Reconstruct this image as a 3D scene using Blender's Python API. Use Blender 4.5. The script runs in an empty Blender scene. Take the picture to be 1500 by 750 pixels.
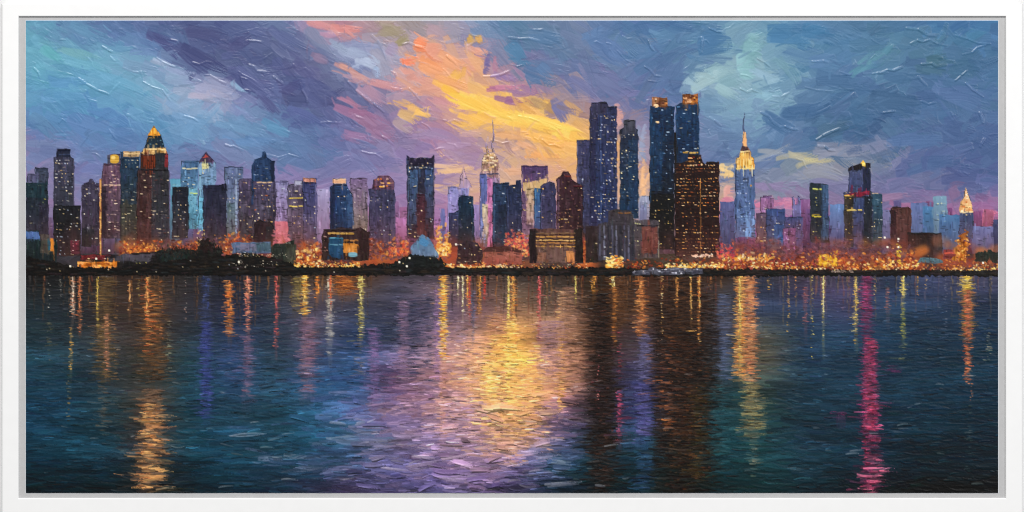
import bpy, math
import numpy as np
from mathutils import Vector

# ---------------------------------------------------------------- the painting's own surface: 1 px of canvas = 1 mm
X0, Y0, W, H = 38, 30, 1425, 693            # canvas origin and size in millimetres (y runs down the canvas)
rng = np.random.default_rng(11)
SKY, WATER, SHORE, HAZE, GLOW = 1, 2, 3, 4, 5
NAMES = {SKY: ('painted_sky', None), WATER: ('painted_water', None), SHORE: ('painted_shore', None),
         HAZE: ('painted_haze', None), GLOW: ('painted_glow', None)}
C = np.zeros((H, W, 3), np.float32)         # paint colour, display values 0..255
Z = np.zeros((H, W), np.float32)            # paint thickness, mm
LAB = np.full((H, W), SKY, np.int16)        # which painted part a spot belongs to
LAB[403 - Y0:] = WATER

def hx(s):
    return np.array([int(s[i:i + 2], 16) for i in (0, 2, 4)], np.float32)
def col(c):
    return hx(c) if isinstance(c, str) else np.asarray(c, np.float32)

def smooth1(n, k):
    a = rng.normal(0, 1, n + 4 * k)
    w = np.hanning(2 * k + 1); w /= np.sqrt((w ** 2).sum())
    return np.convolve(a, w, 'same')[2 * k:2 * k + n].astype(np.float32)
def noise2(h, w, cell_y, cell_x):
    gh, gw = int(h / cell_y) + 3, int(w / cell_x) + 3
    g = rng.normal(0, 1, (gh, gw))
    yy = np.arange(h) / cell_y; xx = np.arange(w) / cell_x
    y0 = yy.astype(int); x0 = xx.astype(int)
    fy = (yy - y0)[:, None]; fx = (xx - x0)[None]
    fy = fy * fy * (3 - 2 * fy); fx = fx * fx * (3 - 2 * fx)
    return (g[y0][:, x0] * (1 - fy) * (1 - fx) + g[y0 + 1][:, x0] * fy * (1 - fx)
            + g[y0][:, x0 + 1] * (1 - fy) * fx + g[y0 + 1][:, x0 + 1] * fy * fx).astype(np.float32)

BR = [smooth1(64, 2) for _ in range(40)]
BRF = [smooth1(64, 1) for _ in range(40)]

def dab(x, y, L, w, ang, c, k=0.0, a=1.0, h=0.5, ridge=0.0, streak=6.0, dry=0.0, bris=0.22, keep=0.15, lab=None, only=None, clip=None, soft=1.0, ramp=0.0):
    """one touch of the brush or knife: curved band of paint with bristle streaks, a raised edge and a dry tail"""
    x -= X0; y -= Y0
    c = col(c)
    ca, sa = math.cos(ang), math.sin(ang)
    ex = abs(ca) * L / 2 + abs(sa) * (w / 2 + abs(k) * L * L / 4) + 2
    ey = abs(sa) * L / 2 + abs(ca) * (w / 2 + abs(k) * L * L / 4) + 2
    xa, xb = max(0, int(x - ex)), min(W, int(x + ex) + 2)
    ya, yb = max(0, int(y - ey)), min(H, int(y + ey) + 2)
    if clip is not None:
        xa, xb = max(xa, clip[0] - X0), min(xb, clip[2] - X0); ya, yb = max(ya, clip[1] - Y0), min(yb, clip[3] - Y0)
    if xb <= xa or yb <= ya: return
    dx = np.arange(xa, xb, dtype=np.float32)[None] - x
    dy = np.arange(ya, yb, dtype=np.float32)[:, None] - y
    u = dx * ca + dy * sa
    v = -dx * sa + dy * ca
    v = v - k * (u * u - L * L / 12)
    un = u * (2 / L)
    hw = w / 2 * np.sqrt(np.clip(1.08 - un * un * np.where(un > 0, 0.75, 0.55), 0.02, 1))
    m = np.clip((hw - np.abs(v)) / soft + 0.5, 0, 1) * np.clip((L / 2 - np.abs(u)) / (soft * 1.2) + 0.5, 0, 1)
    if only is not None: m = m * (LAB[ya:yb, xa:xb] == only)
    t = np.clip(((v / w) + 0.5) * 48 + 8, 0, 63).astype(np.int16)
    b = BR[int(rng.integers(40))][t]
    if dry: m = m * np.clip(1 - dry * np.clip(un + 0.2, 0, 1) * (1.0 + 1.2 * b), 0, 1)
    m = m * a
    sub = C[ya:yb, xa:xb]
    m3 = m[..., None]
    sub *= 1 - m3
    sub += m3 * (c + (b * streak)[..., None])
    hh = h + b * bris * min(1, w / 5)
    if ramp: hh = hh * (1 - ramp + ramp * np.clip((un + 1) / 2, 0, 1) ** 1.5)
    if ridge:
        e = (np.abs(v) - hw + 1.6) / 1.1
        hh = hh + ridge * np.exp(-e * e) * (0.6 + 0.4 * np.sign(v + 1e-6) * np.sign(ridge)) * np.clip(0.4 + 0.6 * un + 0.5 * b, 0, 1.6)
    z = Z[ya:yb, xa:xb]
    z *= 1 - m * (1 - keep)
    z += m * hh
    if lab is not None:
        LAB[ya:yb, xa:xb][m > 0.5] = lab

def grid_field(rows, ys, xs):
    G = np.array([[hx(s) for s in r.split()] for r in rows], np.float32)
    ys = np.array(ys, float); xs = np.array(xs, float)
    py = np.arange(H) + Y0; px = np.arange(W) + X0
    iy = np.clip(np.searchsorted(ys, py) - 1, 0, len(ys) - 2); ix = np.clip(np.searchsorted(xs, px) - 1, 0, len(xs) - 2)
    fy = np.clip((py - ys[iy]) / (ys[iy + 1] - ys[iy]), 0, 1)[:, None, None]; fx = np.clip((px - xs[ix]) / (xs[ix + 1] - xs[ix]), 0, 1)[None, :, None]
    return (G[iy][:, ix] * (1 - fy) * (1 - fx) + G[iy + 1][:, ix] * fy * (1 - fx) + G[iy][:, ix + 1] * (1 - fy) * fx + G[iy + 1][:, ix + 1] * fy * fx).astype(np.float32)

XS = [40 + 60 * i for i in range(25)]
SKYROWS = [
 '5f9fc0 5f8cba 5a78b0 5c70a6 525f96 55649a 6a7cb0 9a80a8 c0858f a09282 9a96b4 7694bc 5580ac 74809f 5f7cac 5078b0 4c78aa 6494b6 6e9cbc 4e80b2 5280aa 48749f 4678ac 4279af 4279af',
 '62a8c4 66a0c4 6498c4 5f82b8 54639c 50598e 5c6698 6f7aa6 8c92bc a096b0 d09a94 a08fae 5a7eac 6084ae 7080a8 5680b0 4f7aa8 7aa2ba 78a8be 5585b0 4f80b0 50809f 4d7ca4 4878a8 4476a8',
 '68acc8 66a8c8 6ea8c8 7aa0c4 6c7cae 545c92 525a90 6a70a0 94a0c4 a8a8c8 e8a080 d8a090 8a78a8 5a78aa 6a7cac 6078ac 5078a8 84aabe 88b0c0 5c8ab4 5884b4 4f7ea8 4a76a0 44709c 42709f',
 '64a4cc 60a0ca 62a4cc 7cacce 94a4c8 7a88b8 58609a 545a90 7a7ea8 b494ac e0a08c eab07c b088a0 7878a8 6a74a8 6474a8 5a7aae 90b0c4 84acc2 5f88b2 5078a8 48709e 4a72a4 4c74a8 4872a4',
 '6098c8 5a94c8 5c98c8 6ca4cc 8ca4cc 9aa0c8 6a74ac 50588e 5c5f94 9080a4 c494a0 e8b080 f2bc64 c89878 8a78a0 7074a8 5878ac 80a8c4 7aa4c2 5678a8 46709f 446c9a 4a70a2 5072a6 4c70a2',
 '6488bc 5c8cc2 5c8cc4 5c92c6 6a9cc8 6c98c4 608cbc 5c70a8 6c70a8 9078a4 b0829f c49a98 e8b478 f6c25f e0a874 8a80a4 7486b4 6888b4 6c92b8 5478a8 406a98 446c9a 4c70a2 4c6aa0 4a689c',
 '8080b0 6a80b6 6084bc 6086be 6488be 6c88ba 6088ba 6078b0 7478b0 8c7cac a880a8 a88ca8 c09c98 f0b868 eab06c b08c98 7c88b4 5c7cae 6080b0 5474a4 4c6c98 5470a0 5870a4 4c68a0 48649a',
 '9080b0 7c80b4 7080b4 6c80b4 747cb0 7c7cb0 8080b2 7880b0 847cb2 8c7eb2 9880b2 b898a8 c8a09c e0a878 e4ac74 c89c94 8088b4 5f78aa 7084ae 8a94a8 9a9aa0 8080a4 5c6ca0 4c64a0 4a6098',
 '9a80ac 887eb0 8080b4 7c80b4 7e7cb2 847cb0 8a7cb0 907cb0 927cb2 9880b4 a484b0 e0b090 d8a898 c898a0 d8a48c d0a494 a098b0 c0a898 8490a8 8084ac 7e7cac 7074a8 7470a4 6468a0 6464a0',
 '9078a8 9080b0 8c7cb0 847cb2 7c80b4 887cac 907aac 987aac 9a7aac a07cb0 a87cac b080b0 b484ac b088a4 c89c98 c8a098 b494a8 d8a090 9c80a8 a078a0 8c70a0 7c70a4 a070a0 9c6c9c b06c98',
 '807098 8c78a4 8878a8 8078a8 7878a8 a078a0 b06c90 b878a0 a878a8 b07cac b47cac b07cb0 b07ca8 a07898 a08098 b09098 a88ca0 b87898 c070a0 a06c98 88689a 7c6c9c b46c90 c06484 c86488',
 '5c5470 605878 645c7c 6c5c74 785c70 a0586c b85c64 b86068 a06480 a86484 a86488 a86484 a06478 906470 806068 806064 806060 a05a58 b85c58 a0586c 90586c 80586c 905468 805870 805870']
SKYF = grid_field(SKYROWS, [35, 65, 95, 125, 155, 185, 215, 245, 275, 305, 335, 370], XS)
WATROWS = [
 '2c2a2c 343436 4a3a36 4a382e 383638 30303e 363438 5c4434 70482e 504854 605460 684a40 60504a 54443c 4c3420 5a3628 4c3020 4e382c 4c4a58 5c5060 5a5068 44506c 464e70 50506c 50506c',
 '34383c 3c4044 544640 584438 403c42 303648 404450 605050 685450 5c5a70 7c6470 7c5c58 806858 6c5a50 583a28 6a4838 482c22 50484a 4e5878 564e74 564e70 3c4c70 3e4a6c 444866 444866',
 '30424c 343e48 544440 5c4438 40404c 363c5c 424c60 62586a 585c78 626280 7c6c88 8c6870 a87c60 806458 503626 684838 3e2a22 544c50 4a5c80 44587c 4c4c70 345070 344c6c 304868 304664',
 '2c4450 364650 4c4a4c 584840 3c4a58 364a70 405068 605c70 406080 4a5270 806a8c a87c84 c89468 90707c 4c3428 50424c 362820 4c4c5c 6c6c60 38587c 4c4470 2c5070 2c4c6a 284866 264462',
 '264a5c 2e4c5c 40484e 50483e 30505e 34507c 3c5c74 585c70 386484 505478 947490 b8848c d8a064 a07c84 44302a 4c4458 302622 40505c 6c6454 305270 54406c 2a4e6a 284a64 22465e 22445c',
 '28506a 2c566c 384c58 544a40 2a5468 365884 345c78 446888 3c6484 80689a a07c9c c08c8c e0a468 ac8088 3c2e30 484c80 2e2824 305460 4c5c58 2a4e68 543a64 264a62 22465e 1e425a 1e4058',
 '245270 28587a 30525f 5c4c40 285870 366480 30627c 34688a 5c6c94 947ca4 a484a4 c09090 d89c80 8c7094 38323c 505a98 2c3030 265460 34585a 284c62 4c3858 224660 1e425a 1a3e54 1a3c52',
 '22506c 245870 285266 584a44 245468 2e6080 2c5c74 2a6484 3c6c8c 7c789c 9c84a8 b48c98 a8889c 5c6c90 2a3c44 3a5c80 2a3830 22545f 28545c 26495e 48304c 20425a 1a3e50 16384a 16384a',
 '1c4458 1e4c62 20465a 48423e 1e4a5c 245670 28506a 2a5674 4c6088 80789c 9078a8 9c7c9c 705c84 2c5878 24404a 24546c 28382e 1c4a56 204a52 224456 402c44 1a3c50 163644 12303e 12303e',
 '163848 18404e 183c4c 403a38 183c4a 1e465a 243f56 2c4664 544f78 6c6494 787098 74648c 5a4c74 24506a 1e3840 1a4656 222e2a 163e46 183e42 1c3a48 32243a 142e3c 10282e 0e2228 0e2228',
 '10282e 123036 123038 342e2c 12303a 183648 1e2f44 383a58 584c70 5a5484 646090 645880 4c4468 2a3c58 182a30 143844 1e2420 103034 123032 142c36 2a1e2e 0e2028 0c181a 0a1416 0a1416']
_w = [r.split() for r in WATROWS]
for _r, _v in ((4, {7: '4c587c', 8: '3a5c8c', 9: '78688e', 10: 'b08890', 11: 'e0a070', 12: 'f6bc5c', 13: 'cc8c70'}), (5, {7: '3a6290', 8: '3c6ca0', 9: '946c9c', 10: 'c49094', 11: 'e8a874', 12: 'fabc60', 13: 'd4947a'}),
               (6, {7: '34688c', 8: '5c70a4', 9: 'a080a8', 10: 'bc909c', 11: 'dca488', 12: 'eeaa6c', 13: 'a87c94'}), (7, {9: '7c7498', 10: '9880a0', 11: 'b88c90', 12: 'b48c8c', 13: '605c84'}), (8, {9: '6c6894', 10: '84709c', 11: '9c7c94', 12: '7c6888'}), (9, {9: '585888', 10: '6c6090', 11: '7c6890', 12: '5c5078', 13: '24445c'}),
               (3, {8: '38507c', 10: '8c7088', 11: 'c49078', 12: 'e8a860', 13: 'b88468'})):
    for _k, _c in _v.items(): _w[_r][_k] = _c
for _r in range(3, 11):                      # no violet halo beside the crimson streak
    _w[_r][20] = ''.join('%02x' % int(v) for v in (hx(_w[_r][19]) + hx(_w[_r][21])) / 2)
WATROWS = [' '.join(r) for r in _w]
WATF = grid_field(WATROWS, [405, 425, 455, 490, 525, 560, 600, 640, 675, 700, 722], XS)

# ---------------------------------------------------------------- sky: broad strokes, then knife work
WATF *= (1 + .10 * noise2(H, W, 26, 110) + .07 * noise2(H, W, 9, 60))[..., None]
_l = WATF.mean(2, keepdims=True)
WATF = np.clip(WATF * np.interp(_l, [80, 135], [.88, 1.03]) - 3 + (WATF - WATF.mean(2, keepdims=True)) * .02, 6, 255)
SKYF = SKYF * .96 + SKYF.mean(2, keepdims=True) * .04
SKYF *= np.where((np.arange(H) + Y0) > 335, 1 - .45 * np.clip((np.arange(H) + Y0 - 335) / 35, 0, 1), 1)[:, None, None]
SKYF[..., 2] *= np.where((np.arange(H) + Y0) > 335, 1 - .2 * np.clip((np.arange(H) + Y0 - 335) / 35, 0, 1), 1)[:, None]
C[:] = np.where((np.arange(H)[:, None, None] + Y0) < 403, SKYF, WATF)
def skyang(x, y):
    if x < 430: b = 0.30
    elif x < 900: b = 0.48 - 0.2 * max(0, (y - 150) / 150)
    else: b = -0.15 + 0.35 * math.sin(x * 0.021 + y * 0.03)
    if y > 245: b *= 0.35
    return b
def skycol(x, y, r):
    xi = int(np.clip(x + rng.normal(0, r) - X0, 0, W - 1)); yi = int(np.clip(y + rng.normal(0, r * 0.6) - Y0, 0, 372))
    return SKYF[yi, xi]
def sky_pass(n, L0, L1, w0, w1, r, jit, a, h, ridge_p, ridge, streak, dry, angj):
    for _ in range(n):
        x = rng.uniform(X0 - 15, X0 + W + 15); y = rng.uniform(Y0 - 8, 385)
        L = rng.uniform(L0, L1); w = rng.uniform(w0, w1)
        c = skycol(x, y, r) + rng.normal(0, jit) + rng.normal(0, jit * 0.5, 3)
        q = ridge * rng.uniform(.5, 1.3) * rng.choice([-1, 1]) if rng.random() < ridge_p else 0
        dab(x, y, L, w, skyang(x, y) + rng.normal(0, angj), c, k=rng.normal(0, 0.0035), a=a, h=h * rng.uniform(.3, 2.2), ridge=q, streak=streak, dry=dry, only=SKY, bris=.09, ramp=.8, keep=.25)
sky_pass(1300, 50, 120, 16, 34, 14, 3, 0.9, .5, .15, .5, 2.5, .4, .35)
sky_pass(1300, 26, 70, 9, 22, 10, 4, .75, .7, .15, .6, 2.5, .6, .45)
# colour shapes of the clouds (x, y, length, width, angle in degrees, colour)
PATCH = [
 (318,132,66,26,12,'a4a8cc'),(300,142,50,14,8,'b0acc8'),(236,92,34,10,20,'a0b0d0'),(262,106,46,9,28,'94a4cc'),(352,128,36,14,30,'86a8cc'),
 (130,95,90,16,16,'70b0cc'),(110,78,70,14,12,'76b0c0'),(170,120,100,14,24,'72b0d4'),(90,120,60,18,10,'5c98c8'),(70,80,50,16,40,'64b0c0'),
 (240,62,70,22,35,'545c94'),(300,85,90,26,30,'4f568c'),(360,120,90,24,38,'555d94'),(290,50,80,24,10,'50568a'),(390,150,60,20,40,'565c92'),(420,60,60,22,35,'5f6a9e'),
 (470,140,60,24,40,'5a6298'),(440,170,60,20,30,'5c68a4'),(410,185,50,20,20,'5c90bc'),(380,205,80,14,10,'648cc0'),
 (470,36,50,12,5,'c88898'),(515,40,50,14,8,'d08890'),(490,50,36,12,10,'b890ac'),(572,46,46,18,15,'a0927c'),(592,60,26,14,-20,'a09474'),
 (520,78,64,20,20,'a4b0d0'),(540,92,40,16,20,'b0bcd8'),(500,68,40,12,30,'98a4c4'),(552,108,16,12,70,'a4b8dc'),(575,75,20,30,20,'a898b8'),(468,85,40,16,25,'907ca0'),
 (614,66,28,26,20,'ec8c6c'),(600,88,30,12,-10,'f08870'),(640,72,40,22,10,'e09a8c'),(632,95,50,16,20,'ec9c74'),(660,88,40,24,30,'e4a080'),(612,110,60,16,24,'d89a98'),
 (510,100,40,12,20,'c49090'),(532,115,50,14,25,'c4949c'),(570,125,60,14,22,'c890a0'),(545,140,50,16,30,'b08ca4'),
 (665,108,26,18,-50,'e8b060'),(690,60,14,12,60,'c8a060'),(702,58,14,12,70,'d0a064'),(700,76,34,16,25,'dc9c90'),(714,94,9,30,20,'7868a0'),(726,95,10,34,-5,'b888a0'),(742,112,40,14,10,'9878a8'),
 (660,130,60,14,28,'f0b468'),(670,142,46,20,22,'f8c058'),(690,155,70,18,20,'f8c25c'),(720,150,50,18,15,'f6c468'),(650,150,50,12,28,'c890a0'),(636,158,46,9,30,'b88ca0'),
 (745,150,40,14,10,'a06c94'),(775,135,50,12,10,'a880a4'),(740,128,60,10,8,'c07ca0'),(790,152,34,18,25,'b8946c'),(806,158,30,16,40,'b89064'),(770,158,40,10,30,'d8a060'),
 (735,166,60,14,16,'fccc6c'),(765,176,70,16,20,'fcca6c'),(800,184,80,18,18,'fac868'),(830,195,70,20,18,'f4bc60'),(850,188,40,16,30,'dcaa74'),(705,178,70,14,20,'f4bc60'),(680,182,60,10,18,'e8b468'),
 (830,190,70,22,16,'fcca68'),(850,205,50,20,14,'f6bc64'),(790,180,80,20,16,'fccc6c'),(735,160,70,16,20,'fac864'),(700,150,60,18,22,'f8c460'),(655,120,60,16,30,'eca878'),(640,105,50,18,26,'e8a07c'),
 (780,200,70,12,14,'f4b86c'),(820,212,70,16,12,'eeb06c'),(800,226,60,12,10,'e8a46c'),(845,222,40,16,20,'f0b878'),(770,214,40,10,20,'dca488'),(750,198,60,10,10,'e0a880'),
 (605,158,40,12,28,'e4b078'),(600,172,36,16,20,'d8b088'),(618,166,30,10,20,'f0bc70'),(590,185,40,18,25,'b8a0a8'),
 (530,168,70,20,28,'a47498'),(545,182,70,18,28,'a07a9c'),(515,150,44,10,25,'b07c98'),(560,195,60,16,20,'a07a9e'),(520,200,50,14,15,'a07aa8'),
 (640,200,60,16,12,'a88cb4'),(660,215,60,12,8,'b090b0'),(690,196,40,10,10,'c8a0a4'),
 (645,243,60,10,2,'d8b0a0'),(660,250,70,8,0,'e4b898'),(760,250,50,8,0,'dca890'),
 (820,160,40,26,60,'7c78a8'),(850,130,60,24,40,'7478a8'),(905,170,20,40,0,'d09ca0'),(940,215,10,70,0,'98a0c0'),(943,262,10,60,0,'f0b890'),(988,240,5,90,0,'a0a4c4'),
 (900,80,80,34,40,'5c7cb0'),(760,80,60,30,50,'5080ac'),(800,60,70,26,20,'5f84b0'),(790,110,50,24,20,'5a7cac'),(880,50,60,24,-20,'5c7eb0'),
 (1050,108,60,30,-20,'98bcc8'),(1030,122,50,22,-25,'a0bec8'),(1075,120,50,20,-30,'8cb4c4'),(1060,135,50,16,30,'94b8c4'),(1100,70,26,60,20,'84b4c0'),(1095,95,30,40,0,'88b8c2'),(1010,118,30,14,-40,'94b4c8'),
 (1040,60,60,34,-10,'5080b0'),(1160,60,80,30,0,'5088b8'),(1200,45,60,24,10,'4f88b8'),(1120,110,50,14,20,'90b4cc'),
 (1284,84,60,9,-38,'6096ae'),(1262,101,50,7,-22,'5c94ae'),(1300,72,26,10,-50,'5a90ac'),(1370,85,44,22,0,'48748e'),(1360,105,50,14,10,'4a7494'),
 (1240,120,90,30,10,'446c9a'),(1300,150,90,36,5,'446a96'),(1180,160,90,30,-15,'4a72a2'),(1220,190,70,24,-20,'4c7094'),(1140,180,60,24,30,'5078a8'),
 (1170,232,100,12,3,'b4b09c'),(1200,236,60,8,0,'c4bc9c'),(1130,222,60,10,5,'9cA4b4'),(1240,224,80,12,-8,'8c90a8'),(1290,215,50,14,-20,'7c84a8'),(1220,212,70,9,-10,'848ca8'),
 (1400,140,100,30,10,'5474a8'),(1350,200,100,26,-10,'5070a4'),(1420,200,80,30,10,'4c689c'),(1380,235,90,20,0,'4c689c'),
 (1063,262,14,44,90,'f0c890'),(1066,285,20,50,0,'d8a0a4'),(1064,310,22,40,0,'d084a8'),(1130,275,100,12,0,'9080ac'),(1125,300,90,14,0,'c878a4'),(1170,300,40,16,0,'c47ca8'),
 (1440,318,70,14,-4,'d86c90'),(1440,300,80,10,0,'a070a0'),(1300,290,60,14,0,'94749c'),(1330,300,60,12,0,'a8749c'),(1160,325,60,14,0,'b878a4')]
for p in PATCH:
    x, y, L, w, an, c = p
    for q in range(3):
        dab(x + rng.normal(0, L * .1), y + rng.normal(0, w * .16), L * rng.uniform(.5, .95), w * rng.uniform(.45, .8), math.radians(an + rng.normal(0, 8)), col(c) + rng.normal(0, 5),
            k=rng.normal(0, .003), a=.8, h=rng.uniform(.3, 1.6), ridge=rng.choice([-1, 1]) * .5 if rng.random() < .3 else 0, streak=3, dry=.5, only=SKY, bris=.1, ramp=.8, soft=1.6)
SKYN = C.copy()
for _ in range(2300):                       # small broken touches that take their colour from the wet paint beside them
    x = rng.uniform(X0, X0 + W); y = rng.uniform(Y0, 380)
    xi = int(np.clip(x - X0 + rng.normal(0, 7), 0, W - 1)); yi = int(np.clip(y - Y0 + rng.normal(0, 5), 0, 372))
    big = rng.random() < .3
    dab(x, y, rng.uniform(12, 34), rng.uniform(4, 9) if big else rng.uniform(1.5, 4), skyang(x, y) + rng.normal(0, .5), SKYN[yi, xi] + rng.normal(0, 6), k=rng.normal(0, .01), a=.65,
        h=rng.uniform(.3, 1.3), ridge=rng.choice([-1, 1]) * .5 if rng.random() < .15 else 0, streak=3, dry=.8, only=SKY, bris=.1, ramp=.7)
def knife(x0, y0, x1, y1, w=2.6, h=1.9, k=0.0, lift=7):
    """a kinked ridge of thick paint left at the end of a knife stroke"""
    n = 2 + int(math.hypot(x1 - x0, y1 - y0) > 22)
    P = [(x0 + (x1 - x0) * i / n + (rng.normal(0, 1.8) if 0 < i < n else 0), y0 + (y1 - y0) * i / n + (rng.normal(0, 2.2) if 0 < i < n else 0)) for i in range(n + 1)]
    for (a, b), (c_, d) in zip(P[:-1], P[1:]):
        L = math.hypot(c_ - a, d - b) + 2.5; x, y = (a + c_) / 2, (b + d) / 2
        c = C[int(np.clip(y - Y0, 0, H - 1)), int(np.clip(x - X0, 0, W - 1))] + lift
        dab(x, y, L, w * rng.uniform(.7, 1.2), math.atan2(d - b, c_ - a), c, k=k, a=.9, h=h * rng.uniform(.6, 1.1), streak=4, bris=.2, dry=.3, only=SKY)
KN = [(708,112,746,104),(745,55,790,60),(905,75,925,92),(945,98,968,112),(1040,42,1058,47),(1058,47,1076,34),(1028,55,1026,78),(950,60,957,74),(1190,90,1212,91),(1265,108,1300,106),(1290,107,1322,98),
 (1328,41,1375,52),(1334,64,1362,58),(1362,58,1386,67),(1410,80,1444,66),(1400,52,1450,64),(1350,94,1386,95),(1345,112,1357,125),(1400,118,1416,104),(1415,122,1440,142),(1110,86,1128,98),(1085,130,1110,135),
 (1180,128,1222,134),(1120,148,1155,136),(1115,165,1142,186),(1142,186,1168,190),(1196,205,1230,188),(1242,192,1272,198),(1295,165,1310,163),(1040,172,1056,184),(1198,214,1222,220),(1435,165,1440,180),(1436,215,1442,203),(1350,148,1370,150),
 (230,85,256,98),(300,110,330,122),(350,105,378,122),(282,92,312,92),(115,115,160,138),(160,138,175,122),(210,120,250,148),(365,95,390,106),(250,58,262,64),(150,68,164,76),(360,60,385,62),(50,100,58,112),
 (330,212,355,220),(160,190,170,204),(186,168,200,176),(270,170,290,178),(390,226,440,231),(430,94,458,108),(470,180,500,180),(510,120,545,150),(520,168,532,174),(548,152,562,164),(600,130,614,146),(655,82,670,95),(650,176,674,180),
 (805,185,820,196),(760,170,790,178),(720,205,745,208),(795,205,822,216),(560,200,575,212),(530,222,560,232),(590,65,620,70),(545,52,566,88),(400,112,414,122),(440,122,450,152)]
for q in KN:
    knife(q[0], q[1], q[2], q[3], w=rng.uniform(2.0, 4.0), h=rng.uniform(1.2, 2.1), lift=4)
for _ in range(130):
    x = rng.uniform(X0, X0 + W); y = rng.uniform(Y0, 300)
    an = skyang(x, y) + rng.normal(0, .6); L = rng.uniform(6, 20)
    knife(x, y, x + L * math.cos(an), y + L * math.sin(an), w=rng.uniform(1.4, 2.4), h=rng.uniform(.7, 1.7), k=rng.normal(0, .01), lift=rng.choice([-6, 2, 7]))

_v = (C[..., 2] > C[..., 0] + 8) & (LAB == SKY)
C[_v] = C[_v] * .95 + C[_v].mean(1, keepdims=True) * .05 + np.array([2, 3, 2], np.float32)
_v = (C[..., 0] > 190) & (LAB == SKY)
C[_v] = np.minimum(C[_v] * np.array([1.05, 1.05, .98], np.float32), 254)
# ---------------------------------------------------------------- city
NEXT = [20]
def polymask(P, jit=.5):
    P = np.array(P, float)
    xa, xb = int(P[:, 0].min()) - 2, int(P[:, 0].max()) + 3; ya, yb = int(P[:, 1].min()) - 2, int(P[:, 1].max()) + 3
    xa, ya = max(xa, X0), max(ya, Y0); xb, yb = min(xb, X0 + W), min(yb, Y0 + H)
    acc = 0
    kk = 7 if jit < .9 else 3
    jx = (smooth1(yb - ya, kk) * jit)[:, None]; jy = (smooth1(xb - xa, kk) * jit)[None]
    for ox in (.25, .75):
        for oy in (.25, .75):
            px = np.arange(xa, xb)[None] + ox + jx; py = np.arange(ya, yb)[:, None] + oy + jy
            ins = np.zeros((yb - ya, xb - xa), bool)
            for i in range(len(P)):
                x1, y1 = P[i]; x2, y2 = P[i - 1]
                if y1 == y2: continue
                ins ^= ((y1 > py) != (y2 > py)) & (px < (x2 - x1) * (py - y1) / (y2 - y1) + x1)
            acc = acc + ins
    return xa, ya, xb, yb, (acc / 4).astype(np.float32)

CUR = [0]
def fill(P, top, bot=None, lab=None, lit=0.0, streak=5, vert=True, h=.45, a=1.0, jit=.5, strokes=1.0):
    """paint a shape: graded body colour, brush streaks, ragged edge"""
    xa, ya, xb, yb, m = polymask(P, jit)
    top = col(top); bot = top if bot is None else col(bot)
    hh, ww = yb - ya, xb - xa
    t = np.linspace(0, 1, hh)[:, None, None]; s = np.linspace(-1, 1, ww)[None, :, None]
    n = noise2(hh, ww, 10 if vert else 2.2, 2.2 if vert else 10) * streak + noise2(hh, ww, 5, 4) * streak * .7 + noise2(hh, ww, 22, 9) * streak * .8
    b = top * (1 - t) + bot * t + n[..., None] - s * lit
    ma = (m * a)[..., None]
    sub = C[ya - Y0:yb - Y0, xa - X0:xb - X0]; sub *= 1 - ma; sub += ma * b
    z = Z[ya - Y0:yb - Y0, xa - X0:xb - X0]; z *= 1 - m * .8; z += m * (h + n / max(streak, 1) * .14)
    if lab is not None: LAB[ya - Y0:yb - Y0, xa - X0:xb - X0][m > .5] = lab
    if strokes and lab is not None:
        for _ in range(int(hh * ww / 90 * strokes)):
            x = rng.uniform(xa, xb); y = rng.uniform(ya, yb); tt = (y - ya) / hh
            dab(x, y, rng.uniform(6, 20) if vert else rng.uniform(5, 14), rng.uniform(1.5, 4), math.pi / 2 + rng.normal(0, .08) if vert else rng.normal(0, .1), top * (1 - tt) + bot * tt + rng.normal(0, streak * 1.3) + rng.normal(0, 3, 3),
                a=.6, h=rng.uniform(.3, .7), dry=.6, streak=4, only=lab)
        for _ in range(int(hh * ww / 22 * strokes)):       # smears, floor shadows and scratches of the facade
            x = rng.uniform(xa, xb); y = rng.uniform(ya, yb); q = rng.random()
            c = C[int(np.clip(y - Y0, 0, H - 1)), int(np.clip(x - X0, 0, W - 1))]
            if q < .55: dab(x, y, rng.uniform(4, 16), rng.uniform(1, 2.4), math.pi / 2 + rng.normal(0, .07), c * rng.uniform(.62, 1.32) + rng.normal(0, 6, 3), a=rng.uniform(.3, .65), h=rng.uniform(.2, .9), dry=.5, streak=3, only=lab, soft=.8)
            elif q < .85: dab(x, y, rng.uniform(2.5, 7), rng.uniform(.9, 1.6), rng.normal(0, .08), c * rng.uniform(.45, .75), a=.6, h=.25, streak=2, only=lab, soft=.8)
            else: dab(x, y, rng.uniform(2, 5), .9, rng.normal(0, .2) + (math.pi / 2 if q > .93 else 0), c * 1.1 + rng.uniform(14, 46), a=.6, h=.9, streak=2, only=lab, soft=.8)

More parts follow.
